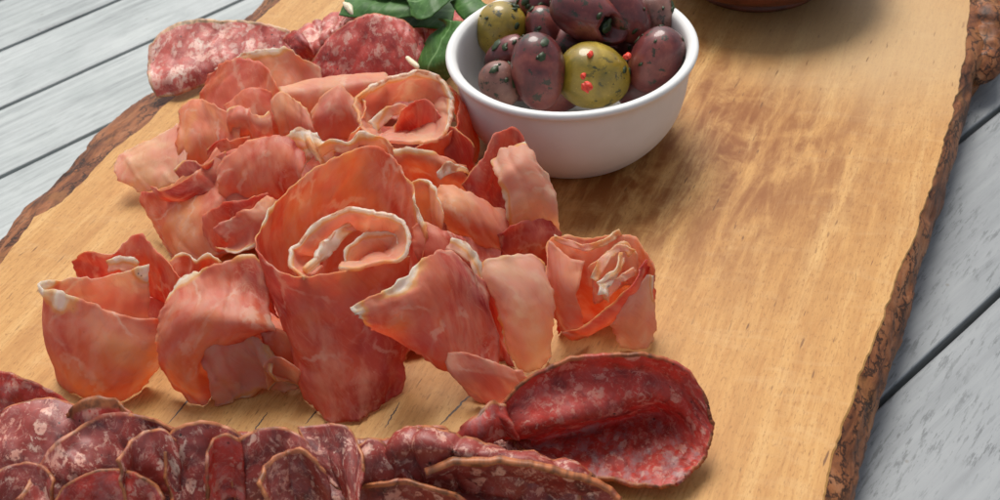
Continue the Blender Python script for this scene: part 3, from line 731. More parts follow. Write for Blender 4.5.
# H6: front left roll
h6 = ham('front left ham curl with white fat lumps at both ends of its rim', '''
160,318,2.3 138,318,2.5 112,311,2.8 90,302,3.0 70,294,3.2 50,289,3.3 45,282,3.3 62,279,3.3 90,277,3.3 120,273,3.2 150,266,3.1
164,345,1.5 140,350,1.7 112,348,1.9 88,342,2.0 64,338,2.1 46,330,2.1 48,318,2.1 64,312,2.1 90,308,2.1 120,306,2.0 150,300,2.0
158,368,.7 138,380,.8 112,383,.9 86,380,1.0 66,372,1.0 52,358,1.0 54,345,1.0 68,340,1.0 92,336,1.0 120,334,.9 150,330,.9
146,384,.08 134,394,.08 114,402,.08 90,401,.08 72,392,.08 58,382,.1 60,370,.1 74,362,.1 94,356,.1 120,352,.1 148,348,.1
''', tone=.36, pale=.16, rim='', wr=.7, spots=[(.43, .0, .07, .15), (.54, 0, .06, .09), (.98, .02, .045, .14)], look_fn=lambda u, v, l: (l[0], l[1], l[2]+(.35 if u > .62 else 0)))
ham('red brown peaked ham sheet behind the front left curl', '''
74,260,2.6 84,252,2.9 96,250,3.0 112,252,3.0 126,244,3.1 140,234,3.3 152,246,3.1 170,262,2.9 188,284,2.6
80,284,1.8 90,278,2.0 102,276,2.1 116,276,2.1 130,272,2.2 146,268,2.2 160,280,2.0 174,294,1.8 188,308,1.5
86,308,.6 96,304,.8 108,302,.9 120,300,.9 134,298,1.0 150,298,1.0 164,308,.7 176,320,.4 186,330,.2
''', tone=.62, rim='t', rw=.14)
# H7: second front roll
ham('crumpled ham roll in front with a folded over lip', '''
168,298,3.1 184,278,3.4 204,268,3.6 226,262,3.7 246,254,3.8 262,262,3.6
164,304,3.1 182,296,3.2 204,292,3.2 226,288,3.2 246,284,3.2 266,290,3.1
160,314,2.9 180,312,3.1 204,314,3.1 226,318,3.0 248,322,2.9 274,326,2.6
156,336,2.3 174,336,2.6 196,330,2.7 218,334,2.5 242,334,2.3 276,330,2.1
155,356,1.5 170,362,1.8 190,358,1.9 208,350,1.8 234,344,1.7 270,336,1.6
166,378,.6 178,386,.8 192,384,1.0 204,370,1.0 224,356,1.0 256,346,1.1
188,402,.08 196,406,.08 206,405,.08 214,392,.1 226,372,.3 250,356,.6
''', tone=.44, pale=.1, rim='t', rw=.3, pale_b=.2)
ham('pale veined ham lobe tucked under the crumpled front roll', '''
198,346,1.9 216,338,2.0 236,334,2.0 256,342,1.9 272,352,1.7
206,376,1.2 222,368,1.3 240,362,1.3 258,368,1.2 280,378,1.0
212,394,.6 228,388,.7 246,382,.7 264,384,.5 300,378,.3
218,412,.08 234,410,.08 250,402,.08 268,392,.08 298,384,.08
''', tone=.3, pale=.62, rim='brt', rw=.45, wr=2.2, rag=2)
ham('small deep red ham tip between the front roll and the big cone', '''
262,334,2.0 272,330,2.1 284,332,2.1 296,338,2.0
266,350,1.4 276,348,1.5 286,350,1.5 296,356,1.3
280,372,.5 284,376,.5 290,376,.5 298,372,.5
''', tone=.72)
ham('rust coloured inner curl standing inside the lip of the front roll', '''
196,282,3.0 210,272,3.2 226,266,3.3 240,262,3.3 258,268,3.2 270,280,3.0
206,296,2.4 218,290,2.5 230,286,2.6 244,284,2.6 258,290,2.5 272,302,2.3
220,310,1.7 228,306,1.8 238,302,1.9 250,302,1.9 262,308,1.7 276,320,1.5
''', tone=.58, rim='t', rw=.12)
# H8: the big cone
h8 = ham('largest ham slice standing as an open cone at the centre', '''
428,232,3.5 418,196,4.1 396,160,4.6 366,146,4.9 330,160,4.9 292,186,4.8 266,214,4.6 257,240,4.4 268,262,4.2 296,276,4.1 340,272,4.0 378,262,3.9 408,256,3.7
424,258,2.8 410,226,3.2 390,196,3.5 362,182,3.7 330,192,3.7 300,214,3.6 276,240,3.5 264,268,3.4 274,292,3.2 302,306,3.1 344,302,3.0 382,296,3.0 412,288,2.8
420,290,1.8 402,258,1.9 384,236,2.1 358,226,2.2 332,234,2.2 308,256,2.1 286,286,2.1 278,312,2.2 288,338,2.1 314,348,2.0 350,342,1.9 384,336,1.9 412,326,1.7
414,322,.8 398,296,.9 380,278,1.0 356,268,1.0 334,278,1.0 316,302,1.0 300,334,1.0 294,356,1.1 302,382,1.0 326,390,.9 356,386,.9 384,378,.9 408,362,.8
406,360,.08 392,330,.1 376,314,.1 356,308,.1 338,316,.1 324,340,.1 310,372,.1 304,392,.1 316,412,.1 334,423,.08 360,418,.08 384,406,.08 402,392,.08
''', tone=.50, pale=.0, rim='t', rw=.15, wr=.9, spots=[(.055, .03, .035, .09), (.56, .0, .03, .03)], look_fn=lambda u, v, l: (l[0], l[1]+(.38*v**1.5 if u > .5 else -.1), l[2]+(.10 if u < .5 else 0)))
ham('pale ham coil with a yellow rim nested in the mouth of the cone', '''
304,278,4.1 291,264,4.2 289,249,4.3 300,243,4.4 312,227,4.6 332,214,4.8 360,208,4.9 390,213,4.8 409,228,4.6 412,244,4.4 402,257,4.2 374,264,4.1 338,270,4.0
310,276,3.95 301,264,3.9 299,254,3.9 308,250,4.0 322,236,4.2 338,225,4.3 361,219,4.4 386,223,4.3 400,236,4.1 402,246,4.0 394,254,3.9 370,259,3.8 340,264,3.8
322,268,3.5 314,262,3.4 312,256,3.4 320,252,3.5 332,242,3.6 345,235,3.7 362,231,3.8 378,234,3.7 388,242,3.6 389,249,3.5 383,253,3.4 366,256,3.4 344,260,3.4
''', tone=.30, pale=.42, rim='t', rw=.26, thick=.11)
ham('white fatty strand of ham twisted inside the pale coil', '''
302,270,4.2 316,258,4.3 326,244,4.4 336,230,4.4 350,224,4.4
306,277,3.9 320,265,4.0 332,252,4.0 343,238,4.1 355,230,4.1
''', tone=.2, pale=.9, rim='tb', rw=.6, wr=1.6, thick=.16)
ham('lilac pink innermost fold of the pale coil', '''
344,262,3.9 346,248,4.1 358,238,4.2 376,232,4.2 394,234,4.1 402,244,4.0
350,268,3.5 352,257,3.7 362,248,3.8 378,243,3.8 392,245,3.7 398,254,3.6
356,270,3.1 358,264,3.2 368,257,3.3 380,253,3.3 390,256,3.2 394,262,3.1
''', tone=.3, pale=.6, rim='t', rw=.25)
# H9: wrap right of the cone
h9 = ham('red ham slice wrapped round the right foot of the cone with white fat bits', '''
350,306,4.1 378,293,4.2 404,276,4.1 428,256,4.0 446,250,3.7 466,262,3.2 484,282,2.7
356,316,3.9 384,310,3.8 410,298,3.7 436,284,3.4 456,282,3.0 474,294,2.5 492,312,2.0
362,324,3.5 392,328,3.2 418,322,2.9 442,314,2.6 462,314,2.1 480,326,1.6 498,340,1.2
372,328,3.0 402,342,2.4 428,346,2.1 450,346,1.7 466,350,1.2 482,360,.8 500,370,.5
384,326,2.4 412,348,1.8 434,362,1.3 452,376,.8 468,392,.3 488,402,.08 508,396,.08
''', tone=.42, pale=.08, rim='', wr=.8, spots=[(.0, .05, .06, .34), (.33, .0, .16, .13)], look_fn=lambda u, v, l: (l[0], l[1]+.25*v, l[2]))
ham('rosy ham roll sloping down between the wrap and the upright flap', '''
410,226,3.4 426,222,3.6 446,228,3.5 464,242,3.2 478,262,2.8
412,240,3.2 430,236,3.4 450,244,3.2 468,258,2.9 482,280,2.4
420,262,2.6 438,262,2.7 456,270,2.5 474,286,2.1 488,306,1.6
430,286,1.6 448,290,1.6 466,300,1.4 482,318,1.0 496,334,.7
''', tone=.45, rim='', wr=.8)
# H10: upright flap right
ham('deep red ham piece propped against the foot of the white bowl', '''
462,184,2.6 480,160,3.2 494,136,3.7 512,128,3.8 526,140,3.5
470,204,1.9 484,186,2.4 498,164,2.8 514,158,2.8 528,168,2.6
480,226,.9 492,212,1.3 504,198,1.5 518,192,1.5 532,200,1.3
494,240,.1 502,236,.2 512,230,.3 524,226,.3 536,230,.1
''', tone=.74, rim='t', rw=.1)
ham('pale orange ham flap bent over like a strap below the white bowl', '''
492,162,3.5 503,152,3.6 514,146,3.7 525,141,3.8
496,178,3.4 508,168,3.7 522,160,3.8 537,158,3.7
503,196,2.9 518,186,3.2 534,178,3.3 551,182,3.0
507,216,2.2 522,206,2.5 540,202,2.5 558,212,2.1
512,240,1.2 526,232,1.3 543,232,1.2 561,240,.9
''', tone=.32, pale=.52, rim='lt', rw=.26)
ham('large rosy petal of ham curling left of the bent strap', '''
434,194,2.9 440,184,3.1 456,186,3.1 476,196,2.8 506,210,2.3
438,204,2.8 448,198,3.0 464,202,2.9 484,210,2.6 508,222,2.1
442,216,2.4 454,216,2.6 472,222,2.4 492,230,2.1 512,238,1.7
450,234,1.6 464,236,1.7 480,244,1.5 498,250,1.2 514,252,.9
''', tone=.36, pale=.22, rim='t', rw=.12)
ham('shaded red underside fold of ham behind the pale front flap', '''
500,236,1.9 516,224,2.1 534,218,2.1 552,222,1.8 562,232,1.4
500,256,1.2 518,248,1.3 536,244,1.3 552,246,1.1 562,252,.8
500,280,.3 518,272,.3 536,266,.3 552,266,.2 562,268,.1
''', tone=.72)
ham('small red fold of ham in front of the ring', '''
392,150,3.4 408,148,3.5 428,150,3.4 448,156,3.2 466,166,2.9
396,164,3.0 414,162,3.1 432,164,3.0 450,172,2.8 468,182,2.4
404,184,2.1 422,184,2.1 440,188,2.0 456,194,1.8 470,202,1.4
414,206,1.0 430,210,.9 446,214,.8 460,218,.7 474,224,.4
''', tone=.5, rim='t', rw=.3)
ham('fatty golden scrap of ham edge above the rosy petal', '''
436,172,3.2 446,164,3.4 458,164,3.3 468,168,3.1
440,180,3.0 450,173,3.1 460,172,3.0 468,175,2.9
''', rim='tblr', rw=.8, tone=.2, pale=.8, wr=2)
# H11: pale front flap
ham('pale veined ham flap hanging in front with a ragged left edge', '''
475,270,2.8 486,260,3.1 504,256,3.2 520,254,3.2 534,254,3.1 545,262,2.8
480,280,2.7 492,276,2.9 508,274,2.9 524,274,2.9 540,276,2.7 549,284,2.4
492,296,2.3 502,298,2.4 516,300,2.4 530,302,2.3 544,306,2.1 553,312,1.8
500,322,1.5 508,324,1.7 518,328,1.7 530,330,1.6 544,332,1.4 554,330,1.1
502,338,1.0 510,344,1.1 520,348,1.1 530,350,1.0 542,350,.8 551,346,.6
512,356,.5 518,364,.4 524,370,.3 530,372,.2 538,368,.1 544,358,.1
''', tone=.25, pale=.66, rim='tl', rw=.34)
ham('dark red ham fold seen between the wrap and the pale flap', '''
460,262,2.8 474,262,2.8 486,270,2.6 494,284,2.3
470,288,2.1 482,290,2.0 492,298,1.8 500,310,1.5
482,320,1.1 490,324,.9 498,330,.8 506,338,.6
490,356,.1 498,360,.1 506,364,.1 514,368,.1
''', tone=.7)
ham('crumpled pink ham foot where the wrap meets the dark red salami', '''
444,352,1.5 464,352,1.7 486,358,1.7 508,366,1.3 524,370,.9
452,374,1.1 470,370,1.3 492,374,1.3 512,380,1.0 530,378,.6
466,394,.5 480,392,.7 498,392,.7 516,392,.5 534,386,.3
476,404,.1 488,409,.1 504,408,.1 522,402,.1 540,392,.1
''', tone=.5, pale=.35)
# H12: rosette on the right
h12 = ham('small ham rosette at the right end of the pile', '''
546,256,2.6 550,238,2.9 566,236,3.0 590,238,3.0 612,234,3.1 632,236,3.0 646,248,2.8 654,270,2.4
548,282,2.2 556,266,2.3 572,264,2.3 594,266,2.3 614,262,2.3 630,262,2.3 644,272,2.1 654,290,1.7
552,310,1.3 562,298,1.3 578,296,1.3 596,296,1.3 614,292,1.3 628,290,1.2 642,298,1.1 653,312,.9
560,334,.1 568,326,.1 582,324,.1 598,322,.1 614,318,.1 626,318,.1 640,328,.1 650,342,.1
''', tone=.45, pale=.1, rim='t', rw=.14)
ham('folded rosy wall of ham at the left front of the rosette', '''
550,240,3.1 560,250,3.0 572,258,2.9 584,262,2.8
547,262,2.6 556,274,2.5 566,286,2.4 578,296,2.2
547,288,1.9 556,304,1.7 568,316,1.5 582,322,1.3
556,320,.9 564,334,.6 574,343,.4 588,336,.3
''', tone=.42, pale=.3, rim='', wr=.6)
ham('red folded lip of ham running along the front of the rosette', '''
566,330,1.0 582,326,1.4 600,312,1.9 618,298,2.3 634,282,2.7 647,260,2.9
572,338,.8 588,334,1.1 606,320,1.6 624,304,2.0 640,286,2.4 651,264,2.5
576,344,.3 592,338,.6 610,326,1.0 628,310,1.4 642,292,1.8 653,272,2.0
''', tone=.62, rim='t', rw=.14)
ham('pale translucent ham skirt at the right foot of the rosette', '''
620,304,2.0 634,290,2.3 646,278,2.4 656,276,2.2
614,320,1.5 630,312,1.7 644,304,1.7 656,302,1.4
614,334,.8 628,332,.9 642,328,.9 653,324,.7
622,344,.2 632,348,.1 644,348,.1 652,340,.1
''', tone=.28, pale=.68, rim='r', rw=.3)
ham('pink inner strip crossing the mouth of the rosette', '''
588,266,2.6 598,258,2.8 610,248,2.9 624,244,2.9 636,252,2.8
592,286,2.0 602,278,2.2 614,270,2.3 626,266,2.3 636,272,2.2
596,306,1.3 606,300,1.4 616,292,1.5 626,286,1.5 634,290,1.4
''', tone=.25, pale=.5, rim='t', rw=.25)
for txt, lb in (('''
552,234,3.1 566,239,3.1 584,245,3.1 602,239,3.2 620,229,3.3
553,240,3.0 567,245,2.95 585,251,2.95 604,245,3.0 622,235,3.1
''', 'back edge'), ('''
592,276,2.9 597,262,3.1 608,250,3.2 620,244,3.2 634,250,3.1
599,279,2.8 604,268,2.9 612,258,3.0 621,252,3.0 629,257,2.9
''', 'middle'), ('''
596,296,2.8 595,284,2.9 604,276,3.0 613,266,3.1 618,253,3.2
606,297,2.6 605,288,2.7 611,281,2.8 619,271,2.9 624,258,3.0
''', 'inner'), ('''
604,300,2.6 602,288,2.8 612,281,2.95 624,274,3.0 636,268,2.9
612,302,2.4 613,295,2.5 620,289,2.6 629,282,2.7 638,275,2.7
''', 'front')):
    patch('fat_ribbon', txt, rim='tblr', rw=.5, tone=.2, pale=.9, wr=1.6, rag=1.5, thick=.05, parent=h12)
ham('ruffle of ham between the orange fold and the back fold', '''
228,112,3.2 236,104,3.3 248,108,3.2 260,116,3.3 270,110,3.2
228,124,2.9 238,118,3.0 250,122,2.9 260,128,3.0 272,124,2.9
232,142,2.1 242,136,2.2 252,138,2.1 262,142,2.2 272,140,2.1
''', tone=.4, pale=.25, rim='t', rw=.2, wr=1.8)
ham('thin glossy ham leaf standing against the pink roll', '''
272,100,3.0 282,92,3.2 294,98,3.2 304,108,3.1 312,118,2.9
274,118,2.6 284,112,2.8 296,116,2.8 306,124,2.7 313,132,2.6
280,138,2.0 290,134,2.1 300,136,2.1 308,142,2.0 314,148,1.9
''', tone=.35, pale=.3, rim='t', rw=.14, wr=1.6)
ham('wavy cream edged ham ruffle just above the big cone', '''
318,146,3.9 332,138,4.1 348,142,4.2 362,134,4.3 378,138,4.2 394,146,3.9
320,158,3.5 334,150,3.7 349,153,3.8 363,146,3.8 378,150,3.7 392,158,3.5
''', tone=.35, pale=.4, rim='t', rw=.3, wr=2.0)
ham('twisted ham ruffle between the cascade and the rounded petal', '''
176,170,2.5 190,160,2.8 204,166,2.9 216,156,3.1 226,150,3.2
182,184,2.2 196,176,2.4 208,180,2.5 220,170,2.7 230,164,2.8
''', tone=.5, pale=.15, rim='t', rw=.2, wr=2.0)
ham('soft pink ham ruffle between the big cone and the rosy petal', '''
408,184,3.6 420,178,3.8 430,186,3.8 438,198,3.6 442,214,3.3
410,202,3.1 421,196,3.3 431,204,3.3 438,216,3.1 444,230,2.8
414,230,2.2 424,226,2.3 432,232,2.3 440,242,2.1 448,252,1.9
''', tone=.4, pale=.25, rim='t', rw=.2, wr=1.6)
ham('narrow twisted ham strip between the wrap and the rosy roll', '''
452,238,3.5 464,242,3.4 474,252,3.3 482,266,3.0 486,280,2.7
446,250,3.3 458,254,3.2 468,264,3.1 475,276,2.9 478,290,2.6
''', tone=.45, pale=.45, rim='t', rw=.25, wr=1.8)
ham('ham ruffle filling the gap between the front left curl and the cascade', '''
168,262,2.2 180,254,2.4 194,260,2.5 208,254,2.6 220,262,2.5
172,280,1.7 184,272,1.9 196,276,2.0 210,272,2.0 220,278,1.9
178,302,.9 188,296,1.1 198,298,1.1 210,294,1.1 220,298,1.0
''', tone=.55, rim='t', rw=.2, wr=1.8)
ham('small folded ham end in front of the pale lobe under the front roll', '''
262,366,1.5 274,358,1.7 286,362,1.7 298,370,1.4
264,380,.9 276,374,1.1 288,376,1.0 300,382,.8
268,394,.2 280,390,.3 290,390,.3 300,392,.2
''', tone=.4, pale=.4, rim='b', rw=.3, wr=1.8)
ham('thin red scrap of ham poking up between the ring and the small red fold', '''
440,132,3.0 450,126,3.2 462,134,3.1 470,148,2.8
444,146,2.6 454,142,2.7 464,148,2.6 472,160,2.3
450,170,1.6 458,168,1.6 466,172,1.5 474,180,1.2
''', tone=.6, rim='t', rw=.12, wr=1.6)
ham('loose ribbon of ham standing between the pale petal and the frilly edge', '''
352,100,2.9 360,96,3.1 366,108,3.2 362,122,3.2 352,134,3.2
350,116,2.5 357,112,2.6 362,122,2.7 358,134,2.7 348,144,2.7
''', tone=.45, pale=.35, rim='t', rw=.2, wr=1.4)
ham('deep orange ham fold sunk between the cascade and the orange fold', '''
206,150,2.6 218,140,2.8 234,138,3.0 250,136,3.1
210,164,2.1 222,156,2.3 238,152,2.5 254,148,2.6
''', tone=.66, rim='t', rw=.1, wr=1.5)
ham('small translucent tip of ham beside the inner wall of the front left curl', '''
104,262,3.1 114,258,3.2 126,258,3.2 136,262,3.1
106,274,2.7 116,272,2.8 126,272,2.8 136,274,2.7
''', tone=.3, pale=.6, rim='t', rw=.3, wr=1.5)
# dark underlay: slices lying flat below the curls
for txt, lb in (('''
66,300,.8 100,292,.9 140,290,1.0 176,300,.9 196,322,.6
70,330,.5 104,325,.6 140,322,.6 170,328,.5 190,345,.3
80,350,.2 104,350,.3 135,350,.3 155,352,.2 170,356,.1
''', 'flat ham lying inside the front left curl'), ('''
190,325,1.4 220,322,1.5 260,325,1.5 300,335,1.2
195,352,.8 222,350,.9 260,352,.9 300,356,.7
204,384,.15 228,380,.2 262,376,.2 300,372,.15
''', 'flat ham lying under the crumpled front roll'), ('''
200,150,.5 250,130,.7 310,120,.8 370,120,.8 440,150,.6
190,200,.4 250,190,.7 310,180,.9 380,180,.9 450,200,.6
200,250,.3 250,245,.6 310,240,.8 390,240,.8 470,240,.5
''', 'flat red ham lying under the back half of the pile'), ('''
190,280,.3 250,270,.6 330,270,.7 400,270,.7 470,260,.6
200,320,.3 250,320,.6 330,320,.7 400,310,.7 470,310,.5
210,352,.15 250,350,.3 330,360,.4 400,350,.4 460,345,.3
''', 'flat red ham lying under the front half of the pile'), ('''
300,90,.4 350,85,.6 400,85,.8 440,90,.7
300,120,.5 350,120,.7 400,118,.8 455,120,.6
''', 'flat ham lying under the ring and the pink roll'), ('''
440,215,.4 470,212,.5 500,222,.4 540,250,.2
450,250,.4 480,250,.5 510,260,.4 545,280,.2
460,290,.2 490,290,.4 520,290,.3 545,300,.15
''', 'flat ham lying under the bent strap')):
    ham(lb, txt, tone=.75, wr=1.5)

#SALAMI#
SG = 'slices of salami'
def sal(label, txt, mat='salami', **k):
    k.setdefault('thick', .09); k.setdefault('rim', 't'); k['rw'] = k.get('rw', .16)*.72; k['relief'] = k.get('relief', .03)*.75
    if 'l' in k['rim'] and mat == 'salami': k['curl'] = .28
    return patch('salami_slice', txt, mat=mat, **k, **T(label, 'salami', SG))
sal('pale marbled salami slice folded over the left edge of the board', '''
150,46,1.5 166,30,1.8 188,21,2.0 216,19,2.0 250,21,1.9 280,27,1.8 302,38,1.5 320,54,1.1
148,58,1.25 168,44,1.5 192,36,1.65 220,33,1.65 250,36,1.55 278,42,1.4 298,52,1.2 314,64,.9
147,72,.95 168,60,1.15 194,52,1.3 220,50,1.3 248,52,1.2 272,58,1.05 292,66,.9 308,76,.7
151,86,.6 170,79,.8 196,71,.9 220,67,.9 244,67,.8 268,72,.7 288,79,.6 304,87,.45
157,98,.15 178,95,.2 200,87,.3 221,80,.35 242,79,.3 264,83,.25 284,89,.2 300,95,.12
''', 'salpink', rim='tlb', rw=.36, wr=1.0, relief=.0)
sal('round rose red salami slice standing behind the pink ham roll', '''
312,62,2.4 330,36,3.0 352,20,3.4 376,14,3.5 402,20,3.3 420,34,2.9 428,52,2.4
318,76,1.9 334,54,2.5 354,42,2.8 378,36,2.9 402,42,2.8 418,54,2.4 430,66,1.9
322,90,1.4 338,74,1.8 356,64,2.1 378,60,2.2 402,64,2.1 418,74,1.8 428,84,1.4
328,104,.9 342,94,1.2 358,88,1.4 378,84,1.4 402,86,1.4 416,94,1.1 426,100,.8
''', 'salback', rim='t', rw=.14)
sal('crumpled fatty salami slice between the marbled one and the round one', '''
290,36,1.6 304,26,1.9 322,16,2.2 338,6,2.3 350,2,2.2 362,6,2.0
292,46,1.5 308,38,2.0 324,28,2.3 340,18,2.4 352,12,2.3 362,18,2.0
300,60,1.2 312,52,1.6 326,42,1.9 342,32,2.0 352,28,1.9 360,32,1.6
310,76,.6 320,68,.9 332,58,1.1 344,50,1.2 352,46,1.1 360,48,.9
''', 'salpink', wr=2.5, rag=1.5)
sal('dark rust coloured corner of salami sticking up beside the crumpled slice', '''
284,40,1.9 294,32,2.2 304,36,2.2
294,52,1.8 302,44,2.1 310,48,2.0
306,64,1.3 312,58,1.5 318,60,1.4
''', 'salred', wr=1.2)
sal('shaded salami slice lying under the green leaves', '''
400,6,.9 424,8,1.1 448,10,1.1 468,14,.9
408,24,1.0 428,24,1.3 448,26,1.3 462,28,1.0
418,46,.5 432,44,.8 446,44,.8 456,44,.5
''', 'salback')
# foreground row
sal('largest dark red salami slice curled up at the right end of the front row', '''
486,424,1.3 510,394,2.1 548,368,2.8 598,353,3.1 646,353,3.0 680,366,2.6 700,388,2.0 708,412,1.5
489,428,1.15 516,402,1.8 553,380,2.3 600,368,2.5 645,369,2.3 674,380,2.0 696,400,1.6 710,422,1.3
496,431,1.0 524,416,1.6 558,402,2.0 600,391,2.1 640,386,2.0 668,390,1.7 692,408,1.3 711,432,1.1
502,436,.9 532,430,1.3 566,422,1.6 604,411,1.6 640,402,1.5 668,402,1.3 690,418,1.0 710,442,.95
510,440,.6 540,437,.35 572,430,.25 606,421,.25 640,413,.25 666,414,.3 686,430,.5 706,452,.8
516,445,.6 546,446,.3 578,442,.2 608,438,.2 638,436,.2 660,438,.25 680,450,.4 700,462,.7
524,450,.7 554,457,.4 584,462,.3 612,463,.3 638,462,.25 658,462,.3 674,467,.45 691,473,.65
534,456,.8 564,469,.65 592,477,.55 618,483,.5 640,487,.45 658,487,.5 672,485,.55 681,481,.6
''', 'salred', rim='tblr', rw=.22, wr=.8, thick=.11, look_fn=lambda u, v, l: (l[0], 1.0 if v > .55 else .2, l[2]))  # floor takes the painted grey sky reflection, the upright wall little of it
sal('salami slice with a thick orange brown rim curving along the bottom edge', '''
424,470,2.2 448,463,2.4 478,460,2.5 508,461,2.4 540,466,2.2 572,474,1.9 600,484,1.5 622,500,1.1
428,488,1.2 452,482,1.3 480,480,1.3 508,480,1.3 538,484,1.2 566,492,1.0 590,502,.8 610,516,.6
432,506,.5 456,504,.4 482,502,.4 508,502,.4 534,506,.4 560,514,.4 582,522,.4 600,534,.4
440,536,.6 462,534,.4 486,534,.3 510,534,.3 534,536,.3 556,542,.3 576,548,.3 592,556,.5
''', 'salami', rim='t', rw=.4, wr=.7, thick=.2)
sal('light ruffled salami slice squeezed behind the thick rimmed one', '''
376,446,2.0 398,434,2.4 424,430,2.6 452,436,2.5 486,444,2.3 520,450,2.0 556,456,1.7 592,470,1.4
372,456,2.1 398,446,2.6 426,444,2.8 454,450,2.7 488,456,2.4 520,460,2.2 554,467,1.9 588,480,1.5
376,476,1.6 402,468,2.0 430,464,2.2 458,466,2.1 488,470,1.9 518,474,1.7 550,482,1.4 582,494,1.1
384,500,.8 408,494,1.0 434,490,1.2 460,490,1.1 488,494,1.0 516,498,.9 546,506,.7 576,516,.5
''', 'salami', rim='tr', rw=.2, wr=2.0, rag=1.6)
sal('narrow dark salami edge peeking out left of the large curled slice', '''
446,440,1.6 460,428,1.9 478,414,2.0 492,402,2.0 506,404,1.9
452,452,1.5 466,440,1.7 482,428,1.8 496,418,1.8 510,420,1.6
460,466,.9 474,456,1.1 490,446,1.1 506,438,1.1 520,438,1.0
''', 'salred', wr=2.2, rag=1.6)
sal('pinched greyish salami fold in the gap of the front row', '''
398,446,1.8 406,432,2.2 418,424,2.4 432,426,2.4 446,434,2.1
400,460,1.7 410,448,2.0 422,440,2.2 436,442,2.2 450,448,1.9
404,480,.9 416,470,1.1 428,464,1.2 442,466,1.2 456,470,1.0
''', 'salami', wr=2.6, rag=1.8)
sal('dark salami slice folded into a ridge beside the diagonal rim', '''
350,462,2.0 360,446,2.3 372,438,2.4 386,444,2.3 398,456,2.0 410,472,1.7
348,480,1.6 360,466,2.0 374,458,2.1 388,462,2.0 402,474,1.7 416,490,1.4
346,504,.8 360,496,1.1 374,490,1.1 390,494,1.0 406,504,.8 422,518,.6
''', 'salami', wr=2.2, rag=1.5)
sal('salami slice with a pale twisted rim under the ruffled one', '''
348,492,1.4 372,484,1.8 400,482,2.0 428,484,2.0 452,492,1.8 470,504,1.5
348,510,.9 372,504,1.1 400,502,1.2 428,504,1.2 452,512,1.1 470,522,.9
350,534,.3 372,532,.3 400,530,.3 428,530,.3 452,534,.3 470,540,.3
''', 'salami', rim='t', rw=.3, wr=1.4)
sal('dark salami slice with a long diagonal rim at the middle of the row', '''
300,436,2.3 316,430,2.5 334,426,2.6 350,432,2.5 360,450,2.3 364,474,2.1
304,446,2.3 318,446,2.4 334,448,2.4 346,458,2.3 354,474,2.2 360,496,2.0
312,462,2.1 324,466,2.1 336,472,2.1 346,484,2.0 352,498,1.9 360,516,1.8
324,484,1.7 334,490,1.7 342,498,1.7 350,508,1.6 358,522,1.5 366,538,1.3
''', 'salami', rim='tlb', rw=.14, wr=1.2)
sal('salami slice with a silvery fat patch right of the middle of the row', '''
234,458,2.2 244,442,2.5 262,432,2.7 284,430,2.7 302,440,2.5 314,456,2.2
232,474,1.9 244,462,2.2 262,454,2.3 284,452,2.3 302,460,2.2 320,474,1.9
234,500,1.3 246,492,1.5 264,486,1.6 286,484,1.6 306,492,1.5 326,504,1.2
240,540,.3 252,536,.4 268,532,.4 288,530,.4 308,534,.4 328,542,.3
''', 'salami', rim='tl', rw=.14, wr=1.6, relief=.05)
sal('salami slice with an upright orange left rim near the row centre', '''
168,462,2.3 172,442,2.5 184,430,2.7 204,424,2.8 226,428,2.7 246,438,2.4
170,482,2.0 176,464,2.2 188,452,2.4 206,448,2.4 226,450,2.3 246,458,2.1
174,506,1.4 180,494,1.6 192,484,1.7 208,480,1.7 228,482,1.6 246,488,1.4
180,546,.4 188,540,.4 198,534,.4 212,530,.4 230,532,.4 248,536,.4
''', 'salami', rim='tl', rw=.15, wr=1.6, relief=.05)
sal('wide purple salami slice with a curved orange rim in the left half', '''
22,508,2.0 36,474,2.3 58,444,2.6 84,424,2.8 116,416,2.9 148,420,2.8 176,432,2.5
44,516,1.7 56,488,2.0 74,464,2.3 96,448,2.4 122,440,2.5 150,444,2.4 172,452,2.2
70,522,1.3 80,504,1.5 94,486,1.7 112,474,1.8 134,468,1.8 154,470,1.8 172,476,1.6
96,540,.5 106,528,.6 118,516,.7 130,508,.8 146,502,.8 160,502,.8 174,506,.7
''', 'salami', rim='tl', rw=.2, wr=1.4, relief=.045)
sal('frayed salami slice wedged between the wide purple one and the orange rimmed one', '''
120,470,2.6 132,446,2.9 148,434,3.0 164,432,3.0 176,442,2.8
126,488,2.3 138,466,2.5 152,454,2.6 166,452,2.6 180,460,2.4
136,520,1.4 146,504,1.6 158,494,1.7 170,492,1.7 182,498,1.5
''', 'salami', rim='tl', rw=.18, wr=1.8, rag=1.6)
sal('thin curled salami slice crossing the foot of the wide purple one', '''
52,504,2.4 70,482,2.6 96,470,2.7 124,470,2.7 148,480,2.6 164,498,2.3
58,520,2.0 76,500,2.2 98,490,2.3 122,490,2.3 144,498,2.2 160,514,2.0
70,548,1.2 84,532,1.4 102,524,1.4 122,524,1.4 140,530,1.3 156,544,1.1
''', 'salred', rim='tl', rw=.16, wr=1.6)
sal('small folded salami slice with a bright cream rim over the silvery patched one', '''
262,492,2.7 270,470,2.9 284,456,3.0 300,452,3.0 314,462,2.8 322,480,2.5
268,506,2.4 278,486,2.5 290,474,2.6 302,470,2.6 314,478,2.4 324,494,2.2
280,534,1.5 288,518,1.6 298,508,1.7 308,506,1.6 318,512,1.5 330,524,1.2
''', 'salami', rim='tl', rw=.2, wr=1.8, rag=1.5)
sal('narrow salami slice standing on edge right of the orange left rim', '''
206,462,2.8 214,442,3.0 226,434,3.0 238,440,2.9
208,484,2.4 218,462,2.5 230,456,2.5 242,462,2.4
214,520,1.4 222,504,1.5 234,498,1.5 246,504,1.3
''', 'salred', rim='tl', rw=.16, wr=1.6)
